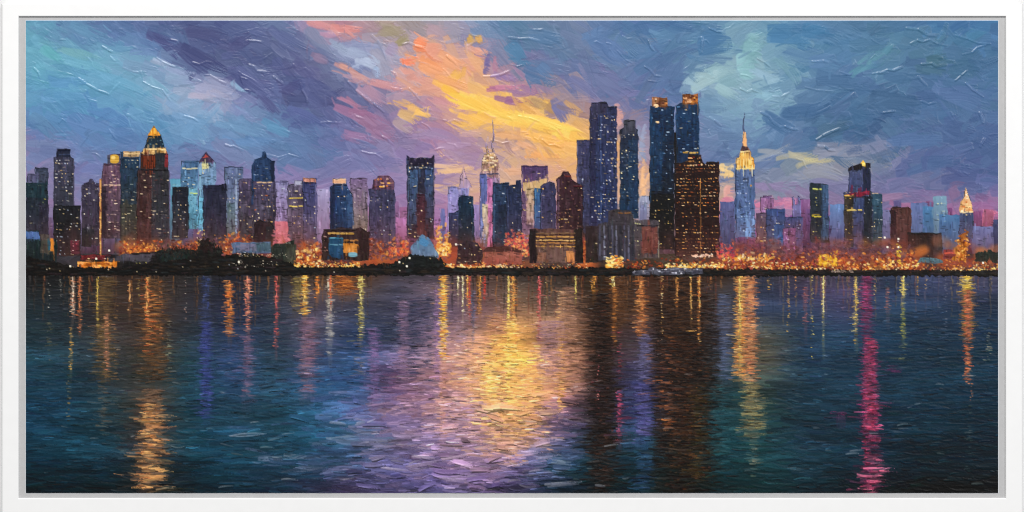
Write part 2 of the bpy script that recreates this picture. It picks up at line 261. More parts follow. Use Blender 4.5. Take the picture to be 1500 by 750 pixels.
WARM = ['ffd890', 'f8c060', 'ffe8b8', 'e8a048', 'f0d8a0']
WHITE = ['e8dcc0', 'c8ccd0', 'f8e0b0', 'a8b8cc', 'f0d090', 'e0b878']
GOLD = ['f8c040', 'e8b040', 'd8a038', 'ffd868']
ORNG = ['f0a050', 'd88038', 'ffc070', 'e87838', 'ffd8a0']
def windows(x0, y0, x1, y1, lab, dens=.3, sx=4.2, sy=5.0, cols=WHITE, horiz=.3, dim=.35, size=1.5):
    small = size < 1.6
    if small: dens *= .95
    y = y0 + sy * .5
    while y < y1 - 1:
        rowd = dens * rng.uniform(.15, 1.9)
        x = x0 + sx * rng.uniform(.3, .8)
        while x < x1 - 1:
            if rng.random() < rowd:
                bx, by = int(x - X0), int(y - Y0)
                if 0 <= bx < W and 0 <= by < H:
                    c = col(cols[rng.integers(len(cols))])
                    f = rng.random()
                    a = rng.uniform(.25, .5) if f < dim + .1 else rng.uniform(.7, 1)
                    q = .9 if small else 1
                    if rng.random() < horiz: L, w = size * q * rng.uniform(1.6, 3.6), size * q * .75
                    else: L, w = size * q * rng.uniform(.8, 1.6), size * q * rng.uniform(.7, 1.3)
                    dab(x + rng.normal(0, .5), y + rng.normal(0, .5), L + .4, w + .4, rng.normal(0, .12), c, a=a, h=.8, streak=6, only=lab, soft=.8, bris=.05)
            else:
                if rng.random() < .12: dab(x, y, rng.uniform(2, 5), 1.5, rng.normal(0, .1), C[int(np.clip(y - Y0, 0, H - 1)), int(np.clip(x - X0, 0, W - 1))] * rng.uniform(.6, .85), a=.7, only=lab, h=.3)
            x += sx * rng.uniform(.8, 1.25)
        y += sy * rng.uniform(.85, 1.15)
def edge(x, y0, y1, c, lab, w=1.6, a=.7):
    y = y0
    while y < y1:
        L = rng.uniform(6, 18); dab(x + rng.normal(0, .3), y + L / 2, L, w, math.pi / 2, col(c) + rng.normal(0, 6), a=a * rng.uniform(.6, 1), h=.8, only=lab, soft=.8); y += L * rng.uniform(.8, 1.3)
def box(x0, y0, x1, y1): return [(x0, y0), (x1, y0), (x1, y1), (x0, y1)]
def new(name, label=None):
    i = NEXT[0]; NEXT[0] += 1; NAMES[i] = (name, label); CUR[0] = i; return i
def bar(x0, x1, y, c, lab, w=1.8, a=.85):
    x = x0
    while x < x1:
        L = min(rng.uniform(4, 10), x1 - x + 1); dab(x + L / 2, y + rng.normal(0, .3), L, w, rng.normal(0, .05), col(c) + rng.normal(0, 10), a=a, h=.9, only=lab, soft=.8); x += L * rng.uniform(.8, 1.2)
def tower(P, top, bot=None, label=None, name='painted_tower', win=None, **kw):
    i = new(name, label)
    if not isinstance(P[0], tuple): P = box(*P)
    fill(P, top, bot, lab=i, **kw)
    if win:
        xs = [p[0] for p in P]; ys = [p[1] for p in P]
        w = dict(win); r = w.pop('r', (min(xs) + 1, min(ys) + 3, max(xs) - 1, max(ys)))
        windows(*r, i, **w)
    return i

# far haze of pale blocks
def hazeblock(x0, y0, x1, c, c2=None):
    c2 = col(c if c2 is None else c2); c2 = c2 * .62 + np.array([26, 10, 12])
    fill(box(x0, y0, x1, 372), c, c if c2 is None else c2, lab=HAZE, streak=4, strokes=.5)
x = 38
while x < 1462:
    w = rng.uniform(9, 24)
    xi = int(min(W - 1, x + w / 2 - X0))
    base = SKYF[335 - Y0, xi]
    yt = rng.uniform(292, 340)
    cc = base * rng.uniform(.8, .96) + rng.normal(0, 6, 3) + (np.array([-14, -2, 14]) if x > 1060 else 0)
    hazeblock(int(x), int(yt), int(min(1462, x + w)), cc, cc * .45 + np.array([44, 24, 26]))
    x += w * rng.uniform(.6, 1.2)
for b in [(206,300,218,'7c6c94'),(250,262,268,'62a4c0','5a7c98'),(403,322,424,'d87888','e08078'),(464,278,483,'a49cc4','a880a8'),(636,330,660,'c080b8','d89078'),(645,305,652,'7478b4'),(653,318,662,'b484bc'),(690,300,704,'9c88bc'),
          (580,320,596,'b878ac','c87890'),(803,300,818,'a884a4','b07878'),(936,288,952,'98a0bc','b8909c'),(938,300,948,'8084a8'),(1055,296,1078,'5c6498','6c6890'),(1057,320,1070,'585c88'),(1216,300,1238,'6484b8','705c90'),
          (1292,308,1306,'7878a4'),(1335,298,1360,'6878ac','5c80ac'),(1352,303,1371,'4c80b0','50709c'),(1368,288,1388,'7ca0b8','5480a8'),(1376,315,1408,'4c78a8','6878a8'),(1424,332,1463,'7074a8','7c7098'),(1455,322,1463,'444c78','404470')]:
    hazeblock(*b)
for b in [(1372,295,1386,6,'d8d8b0'),(1372,302,1388,9,'b8d0b8'),(253,266,268,10,'a0d0dc')]:
    windows(b[0], b[1], b[2], b[1] + 30, HAZE, dens=.5, cols=[b[4]], horiz=.9, sy=b[3])

# towers, far to near
t = tower((1114,290,1134,345), 'a070a0', 'a07098', 'mauve painted tower in the pink haze right of the gold-topped spire', win=dict(dens=.05)); fill(box(1117,287,1130,291), '8c689c', lab=t)
t = tower([(1160,330),(1161,290),(1164,287),(1165,300),(1169,300),(1170,287),(1173,290),(1174,330),(1176,372),(1158,372)], '7c78ac', '6c6498', 'twin-pronged lavender painted tower', win=dict(dens=.08))
t = tower((1148,318,1176,372), '4e5c94', '8c6494', win=dict(dens=.22))
t = tower((1122,306,1150,368), '4c64a0', '5c6898', 'blue painted block with small white lights at its corner', win=dict(dens=.22)); edge(1123,308,360,'3c5490',t); fill(box(1134,330,1148,356),'3c68b0','4070b4',lab=t)
t = tower((1108,312,1123,356), '746080', '8c6c70', win=dict(dens=.2, cols=WARM))
t = tower((1147,335,1166,372), '94649c', '9c6090', 'pink-violet low painted block', win=dict(dens=.2, cols=['f078c0','e8c8d8','f0d0a0']))
t = tower((764,243,803,352), '644c80', 'a07890', 'wide purple painted tower with a pale yellow band', win=dict(dens=.1, cols=WARM)); fill([(766,268),(802,262),(800,278),(768,280)], 'd0aa78', lab=t); fill(box(772,276,783,330),'c0a480','b08c8c',lab=t, streak=12); edge(765,244,262,'8c74a8',t); bar(765,802,244,'5c4474',t)
t = tower((513,261,539,345), '8c74a0', '948474', 'pale mauve painted tower with an olive foot', win=dict(dens=.15, cols=['d8c0b0','e8d8c8','b0a0b8'])); bar(514,538,262,'6c5878',t)
t = tower((656,274,687,360), '8c8cc4', 'a484b8', 'pale lavender painted tower under a pinkish spire', win=dict(dens=.15, cols=['c4b8e4','b4acd8'], horiz=.8)); fill([(672,276),(674,262),(677,252),(679,242),(682,254),(685,262),(692,276)], 'b8909c', 'a890b0', lab=t); edge(679,246,274,'d8b4a8',t); edge(684,256,276,'8c7898',t)
t = tower((329,244,357,352), '6c7ca4', '7c849c', 'pale blue-grey painted tower with a flat roof', win=dict(dens=.16, cols=WHITE), streak=7); edge(346,262,345,'a8b8cc',t,2.5); bar(330,356,245,'54608c',t); fill(box(333,298,345,350),'64808c','7c7c74',lab=t, a=.6)
t = tower((265,236,291,336), '587ca8', '6098b4', 'sky-blue painted tower with cream roof bands', win=dict(dens=.12, cols=['e8d8b0','c8dce4'], horiz=.8)); bar(267,289,247,'d8cca0',t,2.2); bar(267,288,238,'40608c',t); fill(box(272,276,288,330),'7cb8cc','5c94b0',lab=t,a=.8); bar(278,290,283,'c8d468',t)
t = tower([(291,310),(291,238),(302,222),(317,240),(317,330),(291,340)], '7890b4', '689cbc', 'blue painted tower with a steep dark gable top', win=dict(dens=.12, cols=WHITE)); fill([(292,238),(302,222),(316,238)], '54385c', '644c70', lab=t); fill([(297,232),(302,226),(307,231)], 'd05850', lab=t); edge(293,245,310,'90c4d8',t,3); fill(box(296,240,306,248),'d0c890',lab=t); fill(box(291,290,300,330),'6cb4d0',lab=t,a=.8)
t = tower((403,265,423,325), '8c88b4', '9c80a8', win=dict(dens=.15, cols=['b8c0d0'], horiz=.9)); bar(404,422,266,'6c6490',t)
t = tower((350,262,373,362), '64587c', '5c5458', 'narrow plum-grey painted tower beside the round-topped blue one', win=dict(dens=.26, cols=WARM), streak=8)
t = tower([(369,300),(369,242),(373,234),(383,231),(384,223),(388,222),(391,231),(398,235),(402,243),(402,300)], '2c4e80', '3c5484', 'dark blue painted tower with a rounded top and small finial', win=dict(dens=.22, cols=WHITE, r=(371,240,401,296))); edge(388,224,232,'243860',t,2.5); edge(372,240,290,'486ca0',t); fill(box(397,236,403,290),'283c64',lab=t)
t = tower((371,266,404,362), '60587c', '605460', 'broad grey-violet painted block in front of the round-topped tower', win=dict(dens=.42, cols=WARM+ORNG, sx=4.5, sy=5), streak=8); bar(376,398,267,'f0c890',t,2); edge(402,268,350,'383050',t,3)
t = tower((298,271,332,358), '343858', '564c64', 'dark indigo painted block with a stepped roof', win=dict(dens=.1, cols=WARM), lit=4); fill(box(325,270,332,280),'242840',lab=t); edge(300,276,350,'4c5478',t)
t = tower((253,274,277,350), '30384c', '4c4650', 'small dark painted tower right of the gold-tipped one', win=dict(dens=.4, cols=['d8c0a0','a8b0b8','e8c080'])); bar(254,276,276,'202838',t)
t = tower((422,270,448,362), '6c6480', '846478', 'grey painted tower with two yellow stripes', win=dict(dens=.24, cols=WARM), streak=7); bar(423,443,290,'e8c848',t); bar(423,443,302,'f0d050',t); fill(box(432,265,445,271),'b0b0c8',lab=t); edge(423,275,300,'88809c',t)
t = tower((444,262,465,362), '48528c', '7c6484', 'slate-blue painted tower with a peach roof edge', win=dict(dens=.16, cols=WHITE)); fill(box(445,261,464,267),'cc8c78',lab=t); bar(446,463,268,'342c50',t); edge(463,270,330,'a090b4',t)
t = tower([(484,342),(484,273),(488,271),(488,262),(508,262),(508,271),(516,285),(517,342)], '36548a', '2c4878', 'blue painted tower with a glowing peach crown', win=dict(dens=.26, cols=['c8d0e0','e8c8a0','90b0d8'])); fill(box(488,262,508,269),'e0a880',lab=t); bar(489,507,263,'f4c8a0',t); fill([(484,276),(490,272),(490,340),(484,340)],'2c3c68',lab=t); bar(488,512,271,'242c50',t,2.4); fill([(508,284),(517,288),(519,330),(510,335)],'4c6ca0',lab=t,a=.7)
t = tower([(541,278),(546,277),(547,264),(552,262),(554,258),(570,258),(574,264),(578,266),(579,278),(580,362),(541,362)], '484c74', '705c80', 'broad slate painted tower with a ragged orange-lit crown', win=dict(dens=.16, cols=WHITE), streak=6); fill([(546,278),(548,264),(556,258),(570,258),(578,266),(579,278)],'7c5470',lab=t, streak=14); windows(548,260,578,277,t,dens=.55,cols=ORNG+['f8b840'],size=2.6); edge(571,280,350,'34385c',t)
t = tower([(597,350),(596,227),(601,232),(632,232),(637,227),(637,350)], '344468', '5c3c4c', 'tall blue painted tower with two horned roof corners', win=dict(dens=.22, cols=WHITE), h=.6); fill([(597,228),(601,233),(632,233),(636,228),(636,243),(597,243)],'30284c',lab=t); windows(598,238,636,247,t,dens=.65,cols=WHITE,size=1.7,sx=3.2,sy=3.2); fill(box(600,250,612,330),'5078a8','5c6488',lab=t,a=.75); fill(box(624,250,635,320),'4c70a4','605878',lab=t,a=.75); fill(box(611,285,623,345),'602c44','804040',lab=t,a=.8); edge(598,235,340,'6c88b4',t); edge(636,232,340,'a898b4',t); windows(598,245,636,340,t,dens=.14,cols=WHITE)
t = tower([(703,362),(703,256),(706,250),(706,238),(709,228),(713,224),(713,200),(715,200),(717,224),(721,224),(722,176),(723,176),(725,224),(729,230),(731,240),(733,262),(733,362)], 'a494b8', 'b088a8', 'lavender and pink painted tower under a tall gilded twin-needle crown', win=dict(dens=.12, cols=WHITE)); fill([(706,256),(706,238),(710,228),(716,224),(724,224),(729,231),(731,242),(734,262),(706,258)],'c8a07c','b08c90',lab=t,streak=16); windows(706,226,731,252,t,dens=.8,cols=['f0d8a8','e8c080','fff0d0','8c6470','d8a860'],size=2.2,sx=3.5,sy=3.5); edge(722,180,226,'b89468',t,1.5); edge(714,200,226,'d8ac70',t,1.8); fill(box(704,256,714,362),'6470ac','8084b8',lab=t); fill(box(714,262,722,362),'c07cb0','c87094',lab=t,streak=10); fill(box(708,300,716,350),'d8c498','c8a090',lab=t,streak=16,a=.8); bar(703,730,255,'4c4c78',t,2)
t = tower((722,268,746,362), '3a527c', '384868', 'dark blue-grey painted tower beside the gilded crown', win=dict(dens=.14, cols=WHITE)); bar(724,745,269,'242c48',t); edge(724,272,345,'5c7cac',t,2.5); fill(box(730,300,742,330),'2c3858',lab=t,a=.7)
t = tower([(742,352),(742,274),(750,272),(756,270),(757,264),(764,264),(765,352)], '32426c', '4c4c74', 'dark navy painted tower with a stepped corner', win=dict(dens=.1, cols=WHITE)); edge(744,276,340,'54689c',t)
t = tower((783,276,794,345), '3c70a8', '5c6498', 'slim bright blue painted tower', win=dict(dens=.12)); edge(784,278,320,'5c98c0',t)
t = tower([(792,352),(792,274),(797,270),(805,266),(813,269),(815,280),(815,352)], '4c4c78', '5c5478', 'indigo painted tower with a shouldered roof', win=dict(dens=.12, cols=WARM)); edge(793,276,330,'6c6c9c',t)
t = tower([(676,362),(662,362),(660,315),(672,308),(672,290),(678,286),(694,288),(696,362)], '24486c', '30384c', 'dark teal painted tower in front of the lavender one', win=dict(dens=.18, cols=['c8c0d8','e8d0a0'])); fill(box(658,312,672,360),'4c5488','504868',lab=t); edge(692,290,350,'3c6c90',t); windows(658,315,676,362,t,dens=.28,cols=WHITE)
t = tower((845,205,869,348), '585884', '505478', 'slate-violet painted tower with a flat top', win=dict(dens=.14, cols=WHITE), streak=6); bar(846,868,206,'44446c',t); edge(846,208,330,'9490ac',t,1.6); fill(box(855,212,866,330),'4c4c7c','50507c',lab=t,a=.6)
t = tower([(864,350),(864,158),(867,150),(889,150),(891,156),(904,156),(905,350)], '3c4474', '3c4c80', 'very tall navy painted tower with a notched roof', win=dict(dens=.34, cols=WHITE+['f0c878'], sy=5.2), h=.6, lit=4); fill([(865,158),(867,150),(889,150),(889,166),(866,170)],'4a486c',lab=t); fill(box(865,170,873,345),'3c3860','3c4070',lab=t,a=.7); bar(867,889,151,'24243c',t); bar(890,904,157,'1c2444',t,2.4); edge(880,170,330,'5c74ac',t,2); windows(865,165,904,345,t,dens=.12,cols=['d8d8e8','ffe0a0'])
t = tower([(908,320),(908,190),(914,186),(914,176),(931,176),(931,188),(935,190),(936,320)], '343c5c', '2c5078', 'tall dark painted tower with a grey stepped cap', win=dict(dens=.34, cols=WHITE), h=.6); fill([(909,200),(914,188),(914,176),(931,176),(931,194)],'646474','4c5068',lab=t); fill(box(921,205,934,310),'2c5480','2c4c78',lab=t,a=.7); bar(914,931,177,'34343c',t); windows(909,195,935,312,t,dens=.12,cols=['f0dca8'])
t = tower([(816,352),(816,262),(821,258),(825,251),(833,251),(838,262),(846,268),(854,272),(855,352)], '5c3444', '4a2c34', 'maroon painted tower with a ragged peaked roof', win=dict(dens=.28, cols=['f0d070','e8b850','ffe8a8','d8a070']), streak=8); edge(818,262,345,'8c6c88',t,3); bar(827,840,258,'a8443c',t,2.4); bar(840,853,273,'7c2c38',t,2.4); edge(816,300,352,'d8a060',t)
t = tower((952,156,988,366), '1e4a7c', '241c24', 'tall deep-blue painted tower with an orange crown, left of its twin', win=dict(dens=.16, cols=['a8c0d8','c8d8e4','e8c890'], horiz=.7, r=(954,160,987,285)), h=.7); fill(box(955,143,978,157),'a86840',lab=t, streak=14); windows(956,144,977,157,t,dens=.5,cols=['f0a050','e0c0a0','7c3c28','c87840'],size=2.4,sx=3,sy=3); fill(box(952,285,988,366),'202024','241a1c',lab=t,a=.85); windows(954,285,987,366,t,dens=.4,cols=['f0d078','ffe8a8','c89850','a88858']); edge(953,160,290,'38689c',t); dab(961,155,7,5,0,'f8d0a0',only=t,h=1); dab(963,179,6,3,0,'f0c890',only=t,h=1); fill([(953,170),(970,200),(970,280),(953,280)],'285a90',lab=t,a=.4)
t = tower([(990,250),(990,156),(998,151),(1024,151),(1026,250)], '205084', '24406c', 'tall deep-blue painted tower with an orange crown, right of its twin', win=dict(dens=.22, cols=['a8c0d8','c8d8e4','e8c890','88b0d8'], horiz=.7), h=.7); fill(box(1000,138,1023,153),'b06838',lab=t, streak=16); windows(1000,139,1023,153,t,dens=.55,cols=['f0a850','e8b080','7c3420','d07830'],size=2.6,sx=3,sy=3); edge(1022,140,160,'d08040',t); edge(991,160,240,'3c6494',t); edge(1024,190,235,'3c6890',t); fill(box(988,195,991,300),'2c2428',lab=t); bar(1000,1022,224,'f0b850',t,2.6)
t = tower([(989,376),(990,240),(1008,236),(1010,227),(1028,227),(1030,238),(1034,241),(1036,237),(1054,237),(1055,376)], '40201f', '34191a', 'massive dark brown painted tower crowded with orange windows', win=dict(dens=.68, cols=ORNG+['f0d0a0','f8b860','c87040'], sx=4.2, sy=4.8, horiz=.5), h=.7, streak=4); windows(1010,229,1033,246,t,dens=.5,cols=['c84030','f0b070','ffd8a0'],size=2.2); edge(1026,262,370,'f0a848',t,1.6); bar(1036,1054,238,'28100f',t,2.4); bar(996,1016,236,'d89850',t,2.2)
t = tower([(1077,348),(1077,250),(1078,240),(1080,231),(1083,229),(1084,222),(1087,216),(1088,208),(1089,192),(1090,166),(1091,166),(1092,192),(1094,208),(1095,216),(1100,222),(1101,229),(1105,232),(1106,248),(1107,348)], '5c6c94', '6480b4', 'blue painted skyscraper with floodlit gold setbacks and a long needle', win=dict(dens=.34, cols=['b8c4d8','d8d8e0','8ca4cc'], r=(1079,252,1106,344)), h=.7); fill([(1078,247),(1079,232),(1083,230),(1085,221),(1099,221),(1101,230),(1105,233),(1106,247)],'e4b060','f0b450',lab=t,streak=14); fill([(1085,222),(1087,215),(1096,215),(1100,222)],'6c4c50',lab=t); fill([(1088,214),(1089,193),(1093,193),(1095,214)],'f0b478',lab=t); edge(1090,167,194,'54587c',t,1.3,.95); edge(1088,196,216,'5c4858',t,1.3); edge(1095,198,216,'74545c',t,1.3)
for xx in (1081,1085,1089,1093,1097,1101,1104): edge(xx,232,247,'fff0b8' if xx % 2 else 'c87c30',t,1.6)
bar(1078,1106,247,'ffdc80',t,2.2); bar(1084,1101,222,'ffe0a0',t,1.8); windows(1088,268,1101,275,t,dens=.8,cols=['f0a040'],size=2); edge(1078,252,340,'48547c',t,2); edge(1106,250,345,'40507c',t,1.8); fill(box(1092,320,1106,350),'88a8d8',lab=t,a=.4)
t = tower([(1187,356),(1187,270),(1190,268),(1213,270),(1215,356)], '344454', '3c4454', 'dark painted tower with yellow-green lit floors, standing alone in the haze', win=dict(dens=.3, cols=['c8b858','a8a060','e0d070'], horiz=.7, r=(1189,276,1203,352))); fill(box(1204,271,1214,352),'4c6a94','48648c',lab=t); bar(1190,1203,277,'d0d058',t,2.6); bar(1189,1203,317,'e8d040',t,2.4); bar(1189,1200,314,'c8a838',t,1.6); edge(1204,272,350,'2c3c54',t); bar(1190,1202,268,'34304c',t)
t = tower([(1237,364),(1237,283),(1243,280),(1243,248),(1247,245),(1264,240),(1275,241),(1276,282),(1293,284),(1293,364)], '44507c', '585c80', 'dark painted tower with a slanted roof light and a crimson band', win=dict(dens=.16, cols=WHITE)); fill([(1243,250),(1243,246),(1262,239),(1275,240),(1276,247)],'30242c',lab=t); fill(box(1244,250,1266,280),'606c98','4c5488',lab=t,a=.8); fill(box(1265,248,1276,282),'343c64',lab=t); fill([(1240,285),(1276,279),(1278,285),(1240,291)],'b02848',lab=t); fill(box(1237,286,1251,362),'54483c','504c54',lab=t); windows(1237,288,1252,360,t,dens=.4,cols=GOLD+['c8c8b8']); fill(box(1251,290,1266,364),'4c5c8c','54588c',lab=t); bar(1240,1262,308,'f0d068',t,2.4); fill(box(1266,288,1278,364),'283448','2c3c4c',lab=t); fill(box(1279,284,1293,364),'3c6480','3c5468',lab=t); bar(1277,1290,283,'e8c0a0',t,2); windows(1266,290,1293,362,t,dens=.2,cols=WHITE); fill([(1260,241),(1265,236),(1268,241)],'f8b838',lab=t); dab(1265,241,5,5,0,'ffd870',only=t,h=1.2); windows(1238,284,1250,292,t,dens=.9,cols=['ffd060'],size=3)
t = tower([(1305,368),(1305,306),(1309,303),(1331,303),(1335,308),(1336,368)], '744840', '704448', 'plain red-brown painted block', streak=6); fill(box(1305,308,1313,345),'502830',lab=t); bar(1307,1332,304,'4c2c30',t,2.4); windows(1306,345,1336,368,t,dens=.12,cols=WHITE)
t = tower((1330,341,1380,380), '1c1a18', '1a2220', 'low black painted building', name='painted_building', streak=4); fill(box(1346,344,1358,378),'282018',lab=t); fill(box(1368,344,1380,378),'504c50',lab=t); bar(1334,1372,342,'181814',t,2.6); windows(1334,348,1370,378,t,dens=.12,cols=['c89850','a8a8a0'])
t = tower([(1405,350),(1406,311),(1408,296),(1412,290),(1413,282),(1415,275),(1418,283),(1420,290),(1424,297),(1426,311),(1427,350)], '3c5484', '606c9c', 'small blue painted tower under a tapering floodlit cream crown', win=dict(dens=.12)); fill([(1405,311),(1408,296),(1412,290),(1413,282),(1415,275),(1418,283),(1420,290),(1424,297),(1426,311)],'f0c498','e8a868',lab=t,streak=18); windows(1407,284,1426,311,t,dens=.5,cols=['fff0d0','e07838','f8d090'],size=2.2,sx=3.2,sy=3.5); bar(1406,1426,311,'fce0a8',t,2.2)
# left-hand group
t = tower([(38,350),(38,268),(56,268),(56,262),(70,262),(72,350)], '2c3e4c', '4c4c64', 'dark teal painted tower at the canvas edge', win=dict(dens=.22, cols=['d8c048','e8d880','b8b8c0'])); fill(box(52,246,72,270),'54607c','4c546c',lab=t); fill(box(40,255,54,268),'6c6c90',lab=t); fill(box(38,268,68,290),'2c5460',lab=t,a=.6); bar(54,70,247,'3c4460',t); fill(box(58,300,72,350),'403c54',lab=t,a=.7)
t = tower([(79,345),(79,231),(84,230),(84,219),(103,219),(104,230),(109,234),(110,345)], '5c5c7c', '40424c', 'tall grey-violet painted tower with a dark navy cap', win=dict(dens=.42, cols=WHITE, sx=4.4, sy=4.8, r=(80,233,109,345)), h=.6); fill(box(84,219,104,231),'343c5c',lab=t); bar(85,103,220,'1c2444',t,2.4); bar(86,102,226,'54648c',t); edge(108,236,330,'6c6484',t,2); edge(80,234,300,'484864',t)
t = tower((79,302,119,376), '30323c', '2c2c34', 'low charcoal painted block with scattered white lights', win=dict(dens=.34, cols=WHITE, sx=5), streak=5)
t = tower([(120,360),(120,272),(124,268),(130,267),(131,263),(136,263),(138,267),(146,269),(148,360)], '58506c', '54485c', 'plum-grey painted tower with a small dome', win=dict(dens=.26, cols=WHITE), streak=6); edge(145,272,345,'44344c',t,4); fill(box(120,335,135,362),'343840',lab=t,a=.8)
t = tower([(148,350),(148,272),(152,240),(158,240),(160,226),(176,226),(178,240),(178,350)], '805c74', '685464', 'rosy brown painted tower with a golden globe on top', win=dict(dens=.34, cols=['f0d0b0','f8e0c0','d8a890'], horiz=.7), streak=7); fill(box(158,228,177,240),'64647c',lab=t); dab(168,233,13,13,0,'d8a840',only=t,h=1.1); dab(166,231,6,5,0,'f4d078',only=t,h=1.2); bar(151,177,241,'543c54',t); bar(152,177,271,'e8c8a8',t,1.6); fill(box(148,274,156,350),'4c3848',lab=t)
t = tower([(177,356),(177,223),(205,223),(205,356)], '2e547c', '504c4c', 'blue painted tower with a cream roof line', win=dict(dens=.3, cols=['c8a878','e8d0a0','a8b0a0'], r=(178,232,204,354))); fill(box(181,223,206,231),'c09c70',lab=t); bar(182,205,225,'e8c890',t,1.8); bar(178,200,232,'1c3050',t,2); fill(box(177,300,202,356),'585448','605850',lab=t,a=.75); windows(178,300,204,356,t,dens=.45,cols=['c8b080','e0d0a8','a89868'])
t = tower([(203,374),(203,247),(206,246),(206,224),(209,222),(212,218),(219,198),(226,184),(236,198),(241,216),(245,222),(247,247),(249,374)], '4c4850', '54505c', 'brown painted tower with a lit cornice, dark pyramid and golden tip', win=dict(dens=.34, cols=['e8d0a8','d8b888','c8c0c0'], r=(204,250,248,368)), h=.7, streak=7)
fill(box(201,250,223,374),'5c3c40','743c34',lab=t,a=.8,streak=9); fill(box(223,250,249,374),'44444c','4c4c5c',lab=t,a=.6)
fill([(213,218),(219,197),(236,197),(242,217)],'223c50','2c4c64',lab=t); windows(214,199,241,216,t,dens=.3,cols=['e8c878','70a0b0','d8a050']); fill([(217,199),(226,184),(237,199)],'f4a42c','e8942c',lab=t,streak=10); edge(226,187,197,'ffcc60',t,2.5)
fill([(208,226),(212,218),(243,217),(246,226)],'c89c60',lab=t,streak=18); bar(209,244,219,'ffe0a0',t,2.4); bar(207,246,224,'e0b070',t,1.8); fill(box(207,227,229,247),'70301c',lab=t); fill(box(229,226,247,248),'40444c',lab=t)
for xx in (211,214,217,220,223,226): edge(xx,228,246,'e06030' if xx % 3 else 'f08c48',t,1.6)
fill(box(242,228,247,246),'b04048',lab=t); windows(205,252,248,370,t,dens=.2,cols=['e8d0a8','8c5048'],horiz=.7)
bar(206,246,249,'28202c',t,2.4); edge(203,250,360,'6c4848',t); edge(248,235,360,'84708c',t,1.6)
t = tower([(372,360),(372,330),(376,326),(382,322),(386,325),(396,325),(400,332),(400,360)], '44303c', '402c34', 'short dark painted block with a domed roof', streak=6); fill(box(390,332,400,360),'28303c',lab=t); windows(374,335,398,358,t,dens=.08,cols=WARM)

# dusk haze gathers at the feet of the towers; ragged dark contours
yy_ = (np.arange(H) + Y0)[:, None, None]; xx_ = (np.arange(W) + X0)[None, :, None]
T = (LAB >= 20)[..., None]
hz = np.where(xx_ < 1060, col('74443c'), col('8c4a44')) + noise2(H, W, 14, 12)[..., None] * np.array([16, 7, 9], np.float32)
f = np.clip((yy_ - 305) / 75, 0, 1) ** 1.3 * .55 * (1 + .35 * noise2(H, W, 16, 10)[..., None])
lum = C.mean(2, keepdims=True)
dark = lum < 150
D = np.where(dark, (C * 1.06 - lum * .06) * np.clip(.56 + .38 * lum / 150, 0, 1), C)
C[:] = np.where(T, D * (1 - f * dark) + hz * f * dark, C)
ed = np.zeros((H, W), bool)
ed[:, 1:] |= (LAB[:, 1:] != LAB[:, :-1]); ed[1:] |= (LAB[1:] != LAB[:-1])
ed &= (LAB >= 20)
ea = np.clip(.28 + .3 * noise2(H, W, 9, 9), 0, .7) * ed
C *= (1 - ea)[..., None]
# glowing street level
def glow(n, x0, x1, y0, y1, cols, s0=1.5, s1=5, a=.75, lab=GLOW, ang=.9):
    for _ in range(int(n * 1.3)):
        x = rng.uniform(x0, x1); y = y1 - (y1 - y0) * rng.beta(1.1, 2.0)
        L = rng.uniform(s0, s1)
        L *= .82; dab(x, y, L * 1.6, L * .8, rng.normal(0, ang), col(cols[rng.integers(len(cols))]) + rng.normal(0, 10), k=rng.normal(0, .03), a=a * rng.uniform(.5, 1), h=rng.uniform(.5, 1.1), streak=10, lab=lab)
for _ in range(420):                        # soft molten light spilling up the building feet
    x0_, x1_ = [(176, 240), (250, 345), (330, 372), (398, 470), (520, 600), (636, 662), (660, 780), (850, 866), (1050, 1250), (1200, 1345), (1330, 1462)][rng.integers(11)]
    x = rng.uniform(x0_, x1_); y = 392 - 46 * rng.beta(1.2, 1.8)
    dab(x, y, rng.uniform(14, 34), rng.uniform(8, 18), rng.normal(0, .3), col(['b04c28', 'cc6a30', '903c2c', 'e08838', 'a84434'][rng.integers(5)]), a=.34 * np.clip((y - 335) / 40, .3, 1), h=.5, streak=5, bris=.1, soft=5)
FIRE = ['c84c24', 'd8622a', 'a83c22', 'e08030', '80301f', '6c3028', '90402e', '5c2a24', 'f0a040']
HOT = ['ffd870', 'ffc050', 'fff0b8', 'f89838', 'ffe090']
DUSK = ['6c4454', '7c4858', '5c3c4c', '8c5460', '6c4044', '4c343c']
for x0, x1, y0, dn in [(230,345,345,1),(335,372,335,1),(400,425,345,.8),(425,470,345,.8),(520,600,340,1),(637,660,330,1),(730,790,335,1),(1050,1240,350,.8),(1230,1340,352,.8)]:
    glow(int((x1 - x0) * 1.6 * dn), x0, x1, y0, 380, DUSK, 2, 6, .55)
glow(90, 176, 236, 350, 371, FIRE + ['f08030'], 2, 5); glow(40, 180, 234, 356, 370, ['f8a040', 'ffb850', 'e87828'], 1, 3, .9)
glow(90, 250, 300, 350, 368, FIRE, 2, 5); glow(60, 290, 345, 350, 372, FIRE + HOT, 1.5, 4); glow(50, 330, 368, 338, 362, FIRE, 2, 5); glow(30, 288, 300, 335, 365, HOT, 1, 3)
glow(50, 400, 424, 330, 360, ['d87080', 'c06470', 'e08080'], 2, 6); glow(110, 434, 470, 352, 388, FIRE + HOT, 2, 6); glow(90, 540, 592, 345, 378, FIRE + DUSK, 2, 6); glow(60, 570, 598, 352, 375, ['e05038', 'f07038', 'f0a058'], 2, 5)
glow(90, 638, 660, 328, 376, ['f8b040', 'ffd060', 'f09030', 'e87838'], 2, 5); glow(60, 640, 658, 345, 375, HOT, 1.5, 4); glow(80, 740, 770, 334, 366, ['e86050', 'f08048', 'd84848', 'f8b060'], 2, 5); glow(40, 764, 778, 345, 376, ['f0a058', 'e84c38', 'ffd080'], 1.5, 4)
glow(40, 852, 862, 345, 385, FIRE, 1.5, 4)
